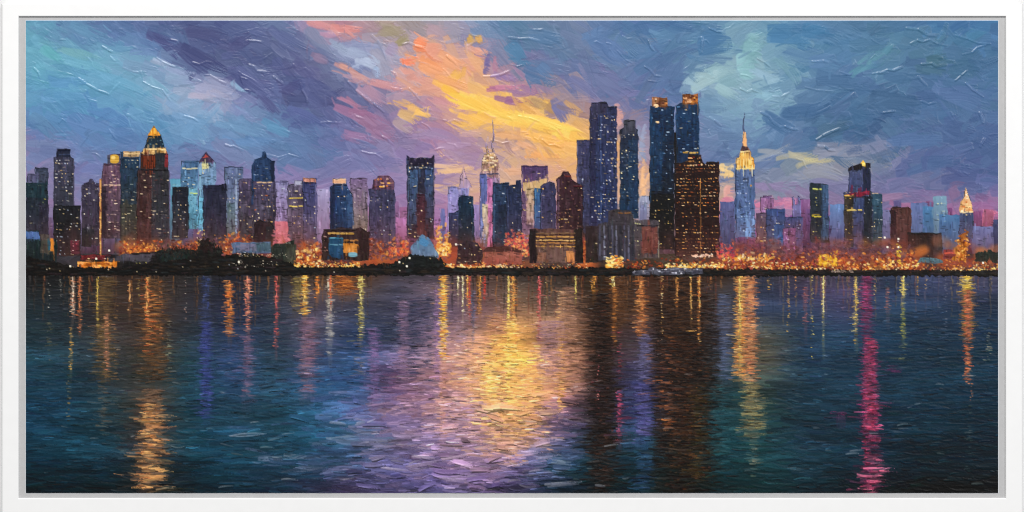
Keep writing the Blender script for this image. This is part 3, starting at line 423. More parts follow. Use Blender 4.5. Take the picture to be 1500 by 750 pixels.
glow(260, 1052, 1240, 346, 384, ['70404c', '8c4848', '5c3848', '7c3838', 'a04c44'], 2, 5, .6); glow(330, 1050, 1240, 364, 395, FIRE + ['b04050', 'd85438'], 1.6, 4.6); glow(150, 1215, 1340, 352, 384, ['70404c', '8c4c44', '5c3c44', '7c4038'], 2, 5, .55); glow(240, 1220, 1340, 366, 395, FIRE, 2, 5); glow(120, 1330, 1462, 378, 397, FIRE, 1.5, 4)
glow(70, 1058, 1135, 370, 382, HOT + ['f8a038'], 1.5, 5); glow(90, 1050, 1300, 378, 396, HOT, 1.2, 4, .9); glow(60, 1200, 1226, 368, 390, ['f8c030', 'e8a820', 'ffd850'], 2, 5)
glow(40, 1050, 1075, 350, 378, ['e84848', 'f07048', 'd83c50'], 2, 5)

# near buildings along the water
def hall(P, top, bot=None, label=None, name='painted_building', **kw):
    i = new(name, label); fill(P, top, bot, lab=i, **kw); return i
t = hall([(38,386),(38,338),(58,338),(60,352),(84,350),(84,386)], '24383c', '20282c', 'dark teal painted building with an orange-lit doorway'); fill(box(38,339,58,350),'4c68a0',lab=t); fill(box(60,344,74,372),'64584c',lab=t,a=.7); fill(box(74,350,79,369),'e08830',lab=t); fill(box(71,352,74,366),'2c5c70',lab=t)
t = hall(box(104,352,117,372), '74303c', '602c34', 'small crimson painted kiosk', strokes=1); windows(105,350,117,370,t,dens=.6,cols=['e890a0','f0c8c0','d05060'])
t = hall(box(146,262,149,374), 'b87848', 'a06038', 'thin lamplit painted mast', name='painted_mast', jit=.2); edge(147,264,372,'f0b868',t,1.8,.9); windows(145,280,149,370,t,dens=.8,cols=['fff0c8','f0c070'],sx=2,sy=6)
t = hall([(117,394),(117,374),(180,374),(200,370),(235,370),(345,376),(345,394)], '2c2428', '1c1a18', 'long dark painted pier shed with a grey roof', vert=False); fill([(165,380),(180,373),(224,373),(222,384),(160,383)],'58505c','4c4850',lab=t,vert=False); fill([(118,374),(152,373),(156,380),(120,380)],'802c30',lab=t,vert=False); fill(box(114,384,172,393),'d88030',lab=t,vert=False,streak=22); windows(114,385,172,393,t,dens=.6,cols=['ffc860','e87828','a85420'],size=2.5,sx=3,sy=3); windows(120,376,170,382,t,dens=.4,cols=WHITE); windows(198,383,215,388,t,dens=.8,cols=['e8e068'])
t = hall([(230,394),(230,368),(255,364),(290,366),(294,354),(304,352),(312,360),(326,366),(330,394)], '1e2222', '1a1814', 'dark painted trees on the bank', name='painted_trees', vert=False, jit=1.5); fill([(292,366),(294,353),(305,351),(314,362),(312,372)],'2c1c1c',lab=t,jit=1.5); fill(box(235,368,275,388),'22302f',lab=t,a=.7,jit=1.5)
for _ in range(150):
    x = rng.uniform(232, 330); y = (366 if x < 290 or x > 316 else 355) + rng.normal(2, 4)
    dab(x, y, rng.uniform(2, 5), rng.uniform(1, 2), rng.uniform(-2.4, -.7), col(['1c1c1a', '2c2420', '241818', '303830', '3c2c24'][rng.integers(5)]), a=.9, h=.8, lab=t)
t = hall([(341,372),(341,356),(398,355),(398,372)], '607498', '50607c', 'pale blue painted warehouse', vert=False); fill(box(352,358,376,368),'80748c',lab=t,a=.7,vert=False); fill(box(376,356,398,369),'445c68',lab=t,a=.8)
t = hall([(398,390),(398,362),(404,357),(420,357),(432,352),(434,390)], '28342c', '302c28', 'dark green painted shed'); fill(box(421,358,434,388),'444438',lab=t,streak=9); bar(401,425,356,'a0a498',t,1.6)
t = hall([(472,382),(472,348),(474,336),(500,334),(516,336),(528,332),(540,342),(541,382)], '40282c', '38241f', 'low brown painted building with gold stripes and a teal panel', streak=8); bar(480,520,342,'d8a850',t,3); bar(503,530,352,'b87838',t,2.6); bar(503,520,358,'d09840',t,2.2); fill(box(503,358,525,372),'c87c30',lab=t,streak=18); fill([(482,348),(503,348),(503,376),(496,379),(486,376),(482,372)],'28587c','24486c',lab=t); bar(483,502,349,'4888a0',t,2); bar(483,502,358,'6ca0b4',t,1.6); dab(517,373,13,7,0,'78a8b8',only=t,h=1); windows(474,340,482,378,t,dens=.5,cols=['e8c0b0','c88c7c']); fill(box(526,340,541,370),'3c2424',lab=t); bar(475,520,337,'28181c',t,2.4)
t = hall([(602,378),(603,362),(612,350),(620,343),(628,348),(636,360),(643,376),(643,380)], '5c84a8', '6c7c98', 'pale blue painted dome'); dab(621,355,14,10,.5,'4c88b8',a=.8,only=t); bar(606,640,376,'38444c',t,2.6); bar(618,640,380,'3c7c80',t,2)
t = hall([(708,388),(710,372),(712,368),(764,368),(766,388)], 'a4604f', 'a05044', 'salmon painted hall with a dark roof', vert=False); fill([(706,369),(714,362),(740,361),(762,366),(768,370)],'5c3430',lab=t,vert=False)
t = hall([(668,388),(672,360),(684,352),(700,356),(708,366),(706,388)], '3c2c38', '50302c', 'dark painted gabled house with lit windows'); windows(670,356,706,384,t,dens=.3,cols=WHITE+WARM)
t = hall([(776,386),(776,338),(784,335),(842,337),(846,334),(854,337),(854,386)], '6c4840', '6c5048', 'brown painted building with gilded louvres between dark posts', streak=7); fill(box(776,336,786,386),'2c1c1e',lab=t); fill(box(842,335,854,386),'281c18',lab=t)
for yy in (342,347,352,356,361): bar(785,842,yy,['d8a050','a87038','e8b868','b87c40','8c6848'][(yy // 3) % 5],t,2.4)
for yy in (344,350,354,359): bar(786,842,yy,'402420',t,1.8)
fill(box(788,362,828,384),'74544c',lab=t,a=.8); fill(box(830,368,841,384),'d08850',lab=t); fill(box(788,371,800,384),'905c44',lab=t,a=.7)
t = hall(box(858,332,884,386), '3c2c30', '34241f', 'dark maroon painted block'); windows(859,345,883,384,t,dens=.08,cols=WARM)
t = hall([(876,382),(876,328),(890,326),(892,309),(900,307),(926,309),(928,326),(932,328),(932,382)], '3c3438', '44404c', 'grey painted building with ribbed walls', streak=5)
for xx in range(879, 930, 6): edge(xx,330,378,['74748c','2c2c38','5c5c74'][(xx // 6) % 3],t,2.6,.8)
fill(box(894,311,925,328),'443c44',lab=t,a=.8); bar(905,924,312,'a86c30',t,1.8); windows(880,330,930,380,t,dens=.06,cols=WHITE)
t = hall(box(930,322,966,378), '544c54', '5c4c4c', 'grey painted building with a red brick face'); fill(box(940,332,963,371),'7c4840','80443c',lab=t); bar(932,965,331,'342c34',t,2.4); windows(928,325,939,375,t,dens=.35,cols=['f0e8a8','d8d888']); edge(965,330,375,'e8d8a0',t,1.8,.5)
t = hall(box(1382,366,1408,380), 'a04440', '803838', 'small red painted shed', vert=False); bar(1383,1407,371,'e06048',t,2.6); bar(1384,1406,376,'6c2828',t,2)
t = hall([(1396,384),(1404,358),(1408,345),(1414,338),(1418,350),(1420,366),(1416,384)], 'a85c24', 'c87c28', 'blaze-orange painted tree lit from below', name='painted_tree', jit=2.6, streak=24); glow(60,1402,1418,342,384,['f0a038','e08028','c85c20','ffd070','8c4420'],1.5,3.6,.9,lab=t)
t = hall([(1344,386),(1350,379),(1372,378),(1382,382),(1382,386)], '5c7c88', '4c6470', 'pale blue painted boat roof', vert=False)
t = hall([(1428,384),(1428,372),(1440,368),(1462,368),(1462,384)], '24302c', '342c20', 'dark green painted trees at the right edge', name='painted_trees', jit=1.5)

_g = (LAB == SKY) | (LAB == HAZE) | (LAB == GLOW)
_g[:396 - Y0] = False
C[_g] = col('1c1614'); LAB[_g] = SHORE
# the bank itself, with its row of lamps
fill([(38,404),(38,376),(118,392),(180,393),(230,384),(330,374),(372,371),(430,386),(470,390),(640,384),(660,392),(860,392),(1050,394),(1462,398),(1462,405),(1300,405),(1000,405),(640,404),(430,404)], '201a16', '140f0c', lab=SHORE, vert=False, streak=5, jit=.9)
fill([(560,392),(590,378),(604,372),(645,380),(660,392)], '1c2020', lab=SHORE, vert=False, jit=1.4)
for _ in range(700):
    x = rng.uniform(38, 1462); y = rng.uniform(380 if x < 440 else 394, 403)
    dab(x, y, rng.uniform(5, 18), rng.uniform(1.2, 3), rng.normal(0, .06), col(['2c2420', '342820', '1c1a1a', '243034', '3c3024', '120e0c', '3c2c34'][rng.integers(7)]) + rng.normal(0, 4), a=.6, h=.6, only=SHORE)
for _ in range(34):
    x = rng.uniform(38, 640); y = rng.uniform(378, 400); dab(x, y, 2.2, 1.8, 0, WHITE[rng.integers(5)], a=.7, only=SHORE, h=.9)
glow(40, 345, 425, 370, 376, ['fff0d8', 'f8e0b8', 'ffd890'], 1, 1.6, 1, SHORE, .2); glow(26, 338, 410, 378, 392, ['fff0d8', 'e8e0d0'], 1, 1.6, .9, SHORE, .2)
LAMPS = new('painted_lamps', 'row of warm painted lamps along the bank')
def lamps(n, x0, x1, y0, y1, cols=HOT, s0=1.2, s1=3.2): glow(n, x0, x1, y0, y1, cols, s0, s1, 1.0, LAMPS, .5)
lamps(130, 432, 528, 383, 391); lamps(60, 430, 530, 380, 391, FIRE); lamps(90, 650, 770, 383, 392, FIRE); lamps(46, 654, 766, 386, 392, ['fff0c0', 'ffd880', 'ffc070'], 2, 3.6); lamps(50, 770, 860, 384, 393, WARM + FIRE, 1.2, 2.6)
lamps(90, 888, 912, 374, 392, HOT, 2, 4.5); lamps(120, 900, 1050, 376, 393, FIRE, 2, 4); lamps(110, 975, 1060, 384, 392, HOT, 1.5, 3.5); lamps(22, 1014, 1044, 372, 376, ['f8c0a0', 'ffe0c8'], 2, 4)
lamps(190, 1050, 1462, 385, 396, HOT + FIRE, 1.1, 2.8); lamps(40, 1290, 1345, 376, 392, HOT, 1.5, 3.5); lamps(30, 1395, 1462, 385, 396, HOT, 1.5, 3)
for (x, y) in [(1316,350),(1300,362),(1296,348),(160,367),(103,390),(141,379),(1316,362),(1440,385),(668,358),(350,384),(585,384),(596,390),(600,378)]: dab(x, y, 3, 3, 0, 'fff4e0', h=1.1, lab=LAMPS)
for i in range(3): glow(8, 1314, 1320, 352, 386, ['f0d040', 'e8b830'], 1.5, 3, .9, LAMPS)
t = new('painted_boat', 'long grey-white painted boat moored under the brown tower')
fill([(925,403),(926,397),(950,395),(952,392),(975,394),(990,391),(1010,394),(1030,394),(1030,402)], '6c6c7c', '3c3c48', lab=t, vert=False, streak=14); windows(926,393,1030,402,t,dens=.4,cols=['c8c8d8','e8e4e8','383844','8c8ca0'],size=2,sx=4,sy=3)
glow(60, 1215, 1250, 394, 399, ['9c8c80', 'c0a898', '604c44'], 1, 2.4, .8, SHORE, .2)

# ---------------------------------------------------------------- water
WY = 403
def wat(x, y): return WATF[int(np.clip(y - Y0, WY - Y0, H - 1)), int(np.clip(x - X0, 0, W - 1))]
def wscale(y): return 0.36 + 1.25 * ((y - WY) / 320.0) ** 1.25
for i in range(15000):
    y = WY + 1 + (rng.random() ** .85) * 322; x = rng.uniform(X0 - 10, X0 + W + 10)
    s = wscale(y); L = rng.uniform(9, 30) * (s + .25); w = rng.uniform(1.6, 4.2) * s
    c = wat(x + rng.normal(0, 5), y + rng.normal(0, 7)); c = c * (1 + rng.normal(0, .10)) + rng.normal(0, 3, 3)
    dab(x, y, L * 1.25, w, rng.normal(0, .06), c, k=rng.normal(0, .004), a=.75, h=rng.uniform(.3, .7), ridge=-.5 if rng.random() < .15 and y > 480 else 0, streak=4, dry=.6, only=WATER, soft=.8)
# reflected colour columns: (x, half width, y0, y1, colour, density, light-dab share)
def column(x, hw, y0, y1, cols, dens=1.0, a=.8, wob=.15, wmin=1.0, grow=0.12, L=(.45, 1.1)):
    base = sum(col(c) for c in cols) / len(cols)
    if dens >= .8:                          # a soft vertical drag of the colour first, then broken dashes across it
        y = y0
        while y < y1:
            t = (y - y0) / (y1 - y0); l = rng.uniform(10, 26); bg = wat(x, y)
            dab(x + rng.normal(0, .15) * hw, y + l / 2, l, hw * rng.uniform(.9, 1.7), math.pi / 2 + rng.normal(0, .03), base * .55 + bg * .45, a=.5 * (1 - .6 * t), h=.5, streak=8, dry=.4, only=WATER, soft=2); y += l * .6
    if hw <= 10 and y0 < 412 and dens >= .8:
        y = y0; ye = y0 + min(46, (y1 - y0) * .6); hot = max((col(c) for c in cols), key=lambda c: c.sum())
        while y < ye:
            l = rng.uniform(3, 9); c = hot * rng.uniform(.8, 1.1) if rng.random() < .6 else base
            dab(x + rng.normal(0, .25) * hw, y + l / 2, l, rng.uniform(1.2, max(1.6, hw * .5)), math.pi / 2 + rng.normal(0, .06), np.minimum(c, 255), a=.85, h=.9, streak=8, only=WATER, soft=.7); y += l * rng.uniform(.5, 1.1)
    n = int((y1 - y0) * dens * .72 * max(1, hw / 3.6))
    for _ in range(n):
        t = rng.random(); y = y0 + (y1 - y0) * t
        s = wscale(y); f = 1 - max(0, (t - .6) / .4) ** 1.5 * .75
        if rng.random() > f: continue
        xx = x + float(np.clip(rng.normal(0, .45), -1, 1)) * hw * (1 + grow * t) + rng.normal(0, wob) * 3 * s
        ll = min(hw * 1.7, 18) * rng.uniform(*L) * (.8 + grow * t)
        c = col(cols[rng.integers(len(cols))]); q = rng.random()
        if q < .3: c = c * .6 + wat(xx, y) * .4
        elif q < .42: c = c * .45
        dab(xx, y, max(2.2, ll), max(wmin, rng.uniform(.9, 2.4) * s), rng.normal(0, .08), c * rng.uniform(.9, 1.16) + rng.normal(0, 7), k=rng.normal(0, .008), a=a * rng.uniform(.65, 1.1), h=rng.uniform(.4, 1.1), streak=7, dry=.35, only=WATER, soft=.75)
BRN = ['6c4428', '5c3a24', '7c5030', '4c3020']
DKB = ['241a18', '2c1e1a', '1c1614', '34241e', '40281e']
for _ in range(420):                        # broad wet strokes low in the dark water
    x = rng.uniform(X0, X0 + W); y = rng.uniform(560, 722)
    c = wat(x + rng.normal(0, 6), y + rng.normal(0, 6)) * rng.uniform(.7, 1.22)
    dab(x, y, rng.uniform(30, 80), rng.uniform(4, 10), rng.normal(0, .08), c, k=rng.normal(0, .002), a=.55, h=rng.uniform(.3, 1.3), streak=3, dry=.7, only=WATER, ramp=.7, keep=.3, bris=.12)
MAU = ['8078ac', '9480ac', 'a888a8', '6c64a0', 'b08ca0', '5c5890', 'c89c98', '746ca8']
for _ in range(700):                        # thick violet and rose slabs below the sunset
    x = rng.normal(680, 100); y = rng.normal(640, 44)
    if y > 720 or y < 535 or x > 880 or C[int(y - Y0), int(x - X0)].mean() < 60: continue
    L = rng.uniform(18, 60)
    c = wat(x, y) * .68 + col(['e0a474', 'd89878', 'f0b870', 'c89090', 'f8c878'][rng.integers(5)] if y < 600 and 660 < x < 850 and rng.random() < .7 else MAU[rng.integers(8)]) * .34 + (10 if rng.random() < .25 else -10)
    dab(x, y, L, rng.uniform(3, 9), rng.normal(0, .16), c + rng.normal(0, 7), k=rng.normal(0, .005), a=.8, h=rng.uniform(.4, 1.9), ridge=-.8 if rng.random() < .4 else 0, streak=5, dry=.5, only=WATER, ramp=.7, keep=.25, bris=.12, soft=.8)
for _ in range(230):                        # faint hanging reflections of the lit bank
    x = rng.choice([rng.uniform(40, 545), rng.uniform(640, 1060), rng.uniform(1080, 1460)]); y1 = WY + rng.uniform(14, 75)
    cc = [['6c4830', '8c5c34', '4c3a30', 'a06838', '2c2824', '1c1c1e', '7c3c2c', '3c3838'], ['5c5468', '806848', '8c5850', '34405c', '2c3448']][int(x > 1080)]
    c = col(cc[rng.integers(len(cc))]); y = WY + 1.0
    while y < y1:
        L = rng.uniform(3, 11); dab(x + rng.normal(0, .6), y + L / 2, L, rng.uniform(1.2, 3.2), math.pi / 2 + rng.normal(0, .05), c + rng.normal(0, 8), a=.6 * (1 - (y - WY) / (y1 - WY) * .6), h=.6, streak=6, only=WATER); y += L * rng.uniform(.7, 1.6)
# dark building reflections
column(600, 18, 440, 560, ['343c58', '2c3450', '40445c'], .5, .7, L=(.6, 1.3)); column(625, 18, 430, 560, ['38405c', '3c3c54', '2c3450'], .4, .6); column(570, 14, 470, 500, ['343c50'], .4, .7)
column(884, 21, 430, 722, DKB + ['241814'], 1.5, .9, L=(.5, 1)); column(1008, 42, 430, 722, DKB + ['2c1c16', '241c10'], 1.5, .9, L=(.5, 1)); column(970, 16, 440, 700, DKB, .8, .7); column(1050, 12, 460, 600, DKB, .6, .6)
column(905, 20, 405, 480, BRN, 1.2, .7); column(1005, 40, 405, 500, BRN + DKB, 1.2, .7); column(1010, 26, 500, 640, ['4c2c20', '5c3420', '281c18'], .5, .6); column(1025, 14, 560, 720, ['3c3018', '5c4420', '4c3818', '242018'], .6, .7)
column(1008, 38, 470, 722, ['54301e', '643a22', '7c4c28', '4c2a20'], .28, .75, L=(.2, .5)); column(884, 18, 450, 722, ['542c26', '6c3a30', '4c3428'], .25, .7, L=(.2, .5)); column(400, 26, 450, 600, ['2c3c50', '283848', '344858'], .35, .5); column(100, 30, 420, 500, ['2c3038', '343c44', '242c30'], .4, .5)
# coloured columns
column(302, 9, 404, 480, ['34405c', '3c4c80', '44508c'], .8, .6); column(302, 9, 470, 610, ['3c4890', '444c98', '384480', '484c90'], 1.4, .75); column(300, 12, 600, 612, ['4c4c90'], .5, .5)
column(225, 22, 408, 560, ['6c4c34', '7c5430', '584030', '8c5c34', '503828'], 1.2, .65); column(222, 20, 570, 722, ['8c6850', '7c5c48', 'a07858', '6c5448'], .9, .65); column(222, 16, 590, 715, ['e0a060', 'd08850', 'f0b870', 'c07848'], .55, .9, grow=.6); column(223, 14, 425, 520, ['e07038', 'd06030', 'f0a050'], .35, .8)
column(216, 4, 406, 480, ['f08848', 'e06c38', 'ffc070'], 1.0, .9); column(236, 3, 410, 500, ['d88850', 'c06c3c'], .7, .8); column(248, 4, 470, 550, ['90886c', '7c8c80', 'a09c78'], .7, .6)
column(155, 16, 405, 560, ['7c5c34', '6c5034', '8c6c3c', '5c4a38'], 1.1, .65); column(157, 5, 460, 550, ['d88860', 'e8a070', 'c07858'], .9, .85); column(143, 2.5, 405, 480, ['e0b848', 'f0d070', 'c8a040'], .9, .9); column(152, 8, 560, 640, ['6c5c4c', '7c6450'], .5, .6); column(170, 4, 430, 560, ['b08050', '8c6844'], .5, .7)
column(107, 4, 405, 470, ['f8c8a0', 'e89870', 'ffe8d0', 'd87850'], 1.3, .9); column(117, 4, 405, 490, ['d87848', 'b85c38', 'e89058'], 1.2, .85); column(104, 3, 480, 545, ['e0a850', 'd09040', 'f0c870'], 1, .85); column(101, 3, 540, 620, ['b08c50', '8c7444'], .6, .7)
column(72, 3, 405, 460, ['a8a090', 'e8e0d0', '706c5c'], .5, .8); column(73, 5, 470, 530, ['8c7c54', '706848'], .5, .6); column(89, 2, 406, 440, ['d8d0b8', 'a09c90'], .6, .9)
column(190, 2.5, 410, 460, ['d08048', 'a86038', 'e8b070'], .8, .85); column(203, 2, 410, 450, ['c0a050', 'e0c070'], .7, .85); column(272, 2, 408, 470, ['d8a890', 'f0e0d0'], .4, .8)
column(336, 7, 411, 495, ['e08038', 'd06c30', 'c86034', 'f09848'], 1.6, .85); column(363, 5, 404, 500, ['e07860', 'f09070', 'd06858', 'ffb080'], 1.5, .85); column(363, 9, 490, 590, ['7c5c78', '8c6474', '6c587c'], .8, .6); column(345, 20, 500, 560, ['5c5c88', '504c70'], .4, .5)
column(405, 3.5, 404, 520, ['d85050', 'e06848', 'c84458', 'f08070'], 1.2, .85); column(447, 6, 404, 462, ['f0a838', 'ffc850', 'e08c30', 'ffe090'], 2.2, .95); column(452, 14, 465, 585, ['84607c', '946878', '7c5c78', 'a07070'], 1.0, .6); column(435, 8, 405, 455, ['8c7440', 'a08c50', '6c5c38'], 1.2, .8)
column(465, 4, 404, 440, ['e08038', 'c86430', 'f0a048'], 1.3, .9); column(483, 6, 404, 520, ['988c80', 'a8a090', 'c0b8a8', 'e0d8c0'], .8, .75); column(484, 2.5, 404, 450, ['e84838', 'f08048'], 1, .9); column(505, 18, 404, 432, ['c06c30', 'a85828', '803c20', 'e08838'], 1.6, .85)
column(529, 5, 404, 500, ['e0c860', 'f0e090', 'c0a848', 'b8a860'], 1.6, .9); column(527, 8, 495, 560, ['806c70', '8c7c70'], .4, .6); column(548, 9, 480, 600, ['806490', '8c6898', '745c8c'], 1.0, .65); column(592, 9, 440, 570, ['8c6c8c', '7c6488', '94707f'], 1.2, .65)
column(641, 6, 420, 560, ['8c6ca0', '9c74a4', 'a87c9c'], .9, .65); column(650, 6, 404, 530, ['f0b040', 'ffc850', 'e89830', 'ffe088', 'e08038'], 2.4, .95); column(650, 7, 530, 640, ['c88c7c', 'd89c74', 'b87c80'], .9, .65)
column(671, 1.8, 404, 436, ['fff0c8', 'e8d890'], 1.2, .95); column(678, 1.8, 404, 470, ['fff0c8', 'e8d890', 'c8b870'], 1, .95); column(685, 2.5, 404, 450, ['f0a840', 'e05c38', 'ffc860'], 1.4, .95); column(688, 2, 404, 465, ['c84038', 'd85840'], 1.2, .9); column(703, 3, 404, 460, ['d08838', 'b06830', 'e8a848'], 1.4, .9); column(710, 2.5, 404, 440, ['d84838', 'c03830'], 1.4, .9)
column(693, 3, 425, 500, ['5c6c98', '506088'], .8, .6); column(678, 14, 470, 560, ['8c7898', 'a08088'], .7, .5)
column(728, 16, 460, 600, ['d89460', 'c88468', 'e8a860', 'b87c70'], 1.0, .65, L=(.5, 1.2)); column(700, 40, 500, 600, ['c89880', 'd8a078', 'b88890', 'e0ac7c'], .5, .7, L=(.5, 1.4)); column(690, 60, 580, 670, ['c0949c', 'b088a4', 'd0a08c', 'a884a8'], .45, .7, L=(.5, 1.4)); column(780, 40, 590, 660, ['d8a084', 'c89090', 'a880a0', 'e0a878'], .45, .7, L=(.5, 1.3)); column(738, 24, 490, 610, ['f0b458', 'f8c868', 'e8a058', 'f0b068'], 1.4, .8, L=(.5, 1.3), grow=.5); column(735, 34, 540, 650, ['f0b060', 'e0a070', 'f8cc78', 'd89880'], .9, .75, L=(.4, 1.1)); column(740, 26, 620, 680, ['d0987c', 'e0a878', 'c89088'], .7, .7)
column(745, 2.5, 404, 600, ['f8e078', 'ffe890', 'f0c050'], 1.6, .95); column(752, 5, 404, 520, ['f0a048', 'e08838', 'ffc868', 'e07838'], 1.7, .9); column(750, 8, 470, 590, ['f8c860', 'f0b050', 'ffe08c'], 1.4, .9, L=(.5, 1.4)); column(720, 12, 530, 580, ['ffe090', 'f8c860', 'ffd070'], .8, .9)
column(770, 30, 540, 640, ['f0b068', 'e8a468', 'd89878', 'f8c878'], .8, .75, L=(.4, 1.1)); column(790, 3.5, 404, 500, ['d84848', 'e06058', 'c03840', 'f08080'], 1.3, .9); column(800, 1.6, 404, 450, ['d8c888'], .5, .8)
column(822, 7, 455, 600, ['e8a050', 'f0b060', 'd88c50', 'f8c878'], 1.6, .85); column(822, 6, 425, 470, ['f8c080', 'ffe0b0', 'd89060'], .9, .9); column(835, 22, 420, 560, ['b07c60', '9c7068', 'a87858', 'c08c68'], .9, .6); column(805, 24, 470, 560, ['8c6c80', '9c7488', 'a87c80'], .8, .55)
column(843, 1.8, 404, 440, ['c8b850', 'e0d070'], .9, .9); column(870, 4, 404, 430, ['d88838', 'f0a848'], 1.2, .9); column(898, 4, 404, 422, ['ffd870', 'f8b848', 'fff0b0'], 2, .95); column(900, 5, 420, 500, ['d07c38', 'b86c34', 'e89848'], .8, .8); column(908, 4, 480, 560, ['b04858', 'c8505c', '803038'], .6, .8); column(908, 4.5, 570, 645, ['c04868', 'd85c78', 'a83c58', '7c4c74'], 1.2, .85); column(876, 2, 520, 600, ['c05c68', 'a84850', 'e08880'], .5, .8)
column(939, 8, 404, 495, ['e08848', 'c87038', 'f0a860', 'a85c34'], 1.5, .85); column(944, 10, 490, 560, ['6c6890', '74709c', '5c5880'], 1.5, .75); column(943, 11, 560, 650, ['504c84', '5c5890', '44447c', '6864a0'], 1.5, .8); column(944, 12, 640, 722, ['2a5074', '24486a', '345878', '304c74'], .9, .6)
column(970, 1.8, 404, 500, ['f8e8b0', 'ffd080', 'e8b060'], .7, .95); column(992, 3, 404, 450, ['f0b060', 'e08840'], 1, .9); column(1012, 2, 404, 470, ['f0c070', 'e09040'], .8, .9); column(1024, 3, 404, 500, ['e88840', 'f0b050', 'd06c30', 'ffd080'], 1.1, .9); column(1040, 3, 404, 425, ['e89048'], .7, .9); column(975, 30, 490, 600, ['5c3428', '7c4830', 'b0653c'], .15, .8); column(980, 10, 570, 640, ['a85c38', 'd08048', '7c4828'], .5, .8)
column(1062, 12, 430, 560, ['4c5c80', '58648c', '505c78', '6c6c84'], 1.0, .65); column(1055, 18, 560, 700, ['2c5c68', '28545f', '3c6c74'], .5, .5)
column(1086, 9, 404, 560, ['d0803c', 'e09850', 'c87840', 'f0b860'], 2.3, .9); column(1100, 9, 404, 560, ['c07048', 'd88c58', 'b86848', 'f0a868'], 2.3, .85); column(1084, 3, 404, 530, ['f0d060', 'ffe080', 'e8b848'], .9, .9); column(1102, 12, 560, 640, ['8c7c58', '9c8c5c', 'b09c60', '7c6c50'], 1.4, .7, grow=.6); column(1106, 8, 620, 700, ['7c7868', '6c7068', '9c9478'], .5, .6)
column(1126, 3, 404, 430, ['f0b850', 'e0a040'], .7, .9); column(1155, 2.5, 404, 490, ['e0a848', 'f0c060', 'c08c4c'], .7, .9); column(1180, 4, 420, 480, ['b86c5c', 'a8605c', '985868'], .8, .8); column(1190, 2, 404, 530, ['e8d070', 'd8b848'], .5, .9); column(1206, 2.5, 404, 510, ['f0d878', 'e8c850', 'fff0b0'], .9, .95); column(1165, 2, 405, 440, ['f0a060'], .5, .9)
column(1254, 4, 404, 505, ['e0b850', 'f0d070', 'c89848'], 1.3, .9); column(1281, 1.8, 404, 440, ['f0c878'], .6, .9)
column(1270, 9, 404, 500, ['7c3458', '903860', '642c50', 'a03c64'], 1.7, .8); column(1270, 8, 420, 460, ['b83c74', 'c84c84'], .4, .9); column(1274, 11, 500, 640, ['a83468', 'b83c70', '7c2c54', 'c84c80', '5c2848'], 2.0, .85, L=(.35, .9)); column(1276, 12, 560, 650, ['d04c80', 'b83c6c', 'e86490'], .9, .95, L=(.3, .8)); column(1275, 9, 495, 722, ['b03458', '983050', 'c84868', '8c2c50'], 1.8, .85, L=(.35, 1)); column(1279, 11, 640, 722, ['7c2c50', '90345c', 'b84468', '4c2840'], 1.3, .8); column(1283, 12, 670, 722, ['d05878', 'b84468', 'e07890'], .3, .9); column(1230, 12, 603, 608, ['802c5c'], .8, .9); column(1303, 16, 535, 545, ['7c3060'], .5, .8)
column(1300, 4, 410, 450, ['3c6c80', '487c8c'], .7, .7); column(1300, 4, 420, 465, ['9c5c5c', 'b06c5c'], .8, .8); column(1323, 4, 404, 450, ['f0d048', 'e8c850', 'ffe888'], 1.4, .95); column(1323, 4, 450, 500, ['a8a040', '8c8c3c', 'c8b850'], 1.3, .85); column(1324, 6, 480, 530, ['7c7c58', '646c5c'], .5, .7)
column(1344, 2, 405, 435, ['d89848'], .7, .9); column(1357, 1.8, 405, 425, ['e8b868'], .6, .9); column(1386, 3, 405, 480, ['7c7c8c', '98909c'], .4, .7)
column(1416, 8, 404, 430, ['f8d048', 'ffe078', 'f0b838'], 2.2, .95); column(1418, 10, 425, 500, ['c07838', 'b06c38', '8c6434', 'a07c38'], 1.6, .75); column(1418, 6, 425, 560, ['e07848', 'd86840', 'f09058', 'c85c3c'], 1.7, .85); column(1422, 3, 560, 590, ['e08858', 'c86c48'], .5, .9); column(1421, 6, 590, 690, ['5c6060', '485450'], .2, .7); column(1447, 4, 480, 530, ['a89c80', '8c8870'], .6, .8); column(1380, 20, 480, 500, ['4c5c78'], .3, .6)
# pale ripples and dark troughs over everything, bolder towards the bottom
WN = C.copy()
for i in range(6500):
    y = WY + 2 + (rng.random() ** .9) * 318; x = rng.uniform(X0, X0 + W)
    s = wscale(y)
    xi = int(np.clip(x - X0 + rng.normal(0, 6), 0, W - 1)); yi = int(np.clip(y - Y0 + rng.normal(0, 4), WY - Y0, H - 1))
    up = rng.random() < .42
    lit = WN[yi, xi].mean() > 105
    c = WN[yi, xi] * (rng.uniform(1.04, 1.28) if up else (rng.uniform(.45, .88) if not lit else rng.uniform(.68, .92))) + (5 if up else 0)
    if not lit: c = c * .55 + WN[yi, xi] * .45
    if lit and not up and rng.random() < .5: continue
    dab(x, y, rng.uniform(6, 30) * (s + .2), rng.uniform(.9, 2.4) * (s + .1), rng.normal(0, .09), c, k=rng.normal(0, .006), a=.65, h=rng.uniform(.5, 1.2) if up else .2, streak=4, dry=.7, only=WATER)
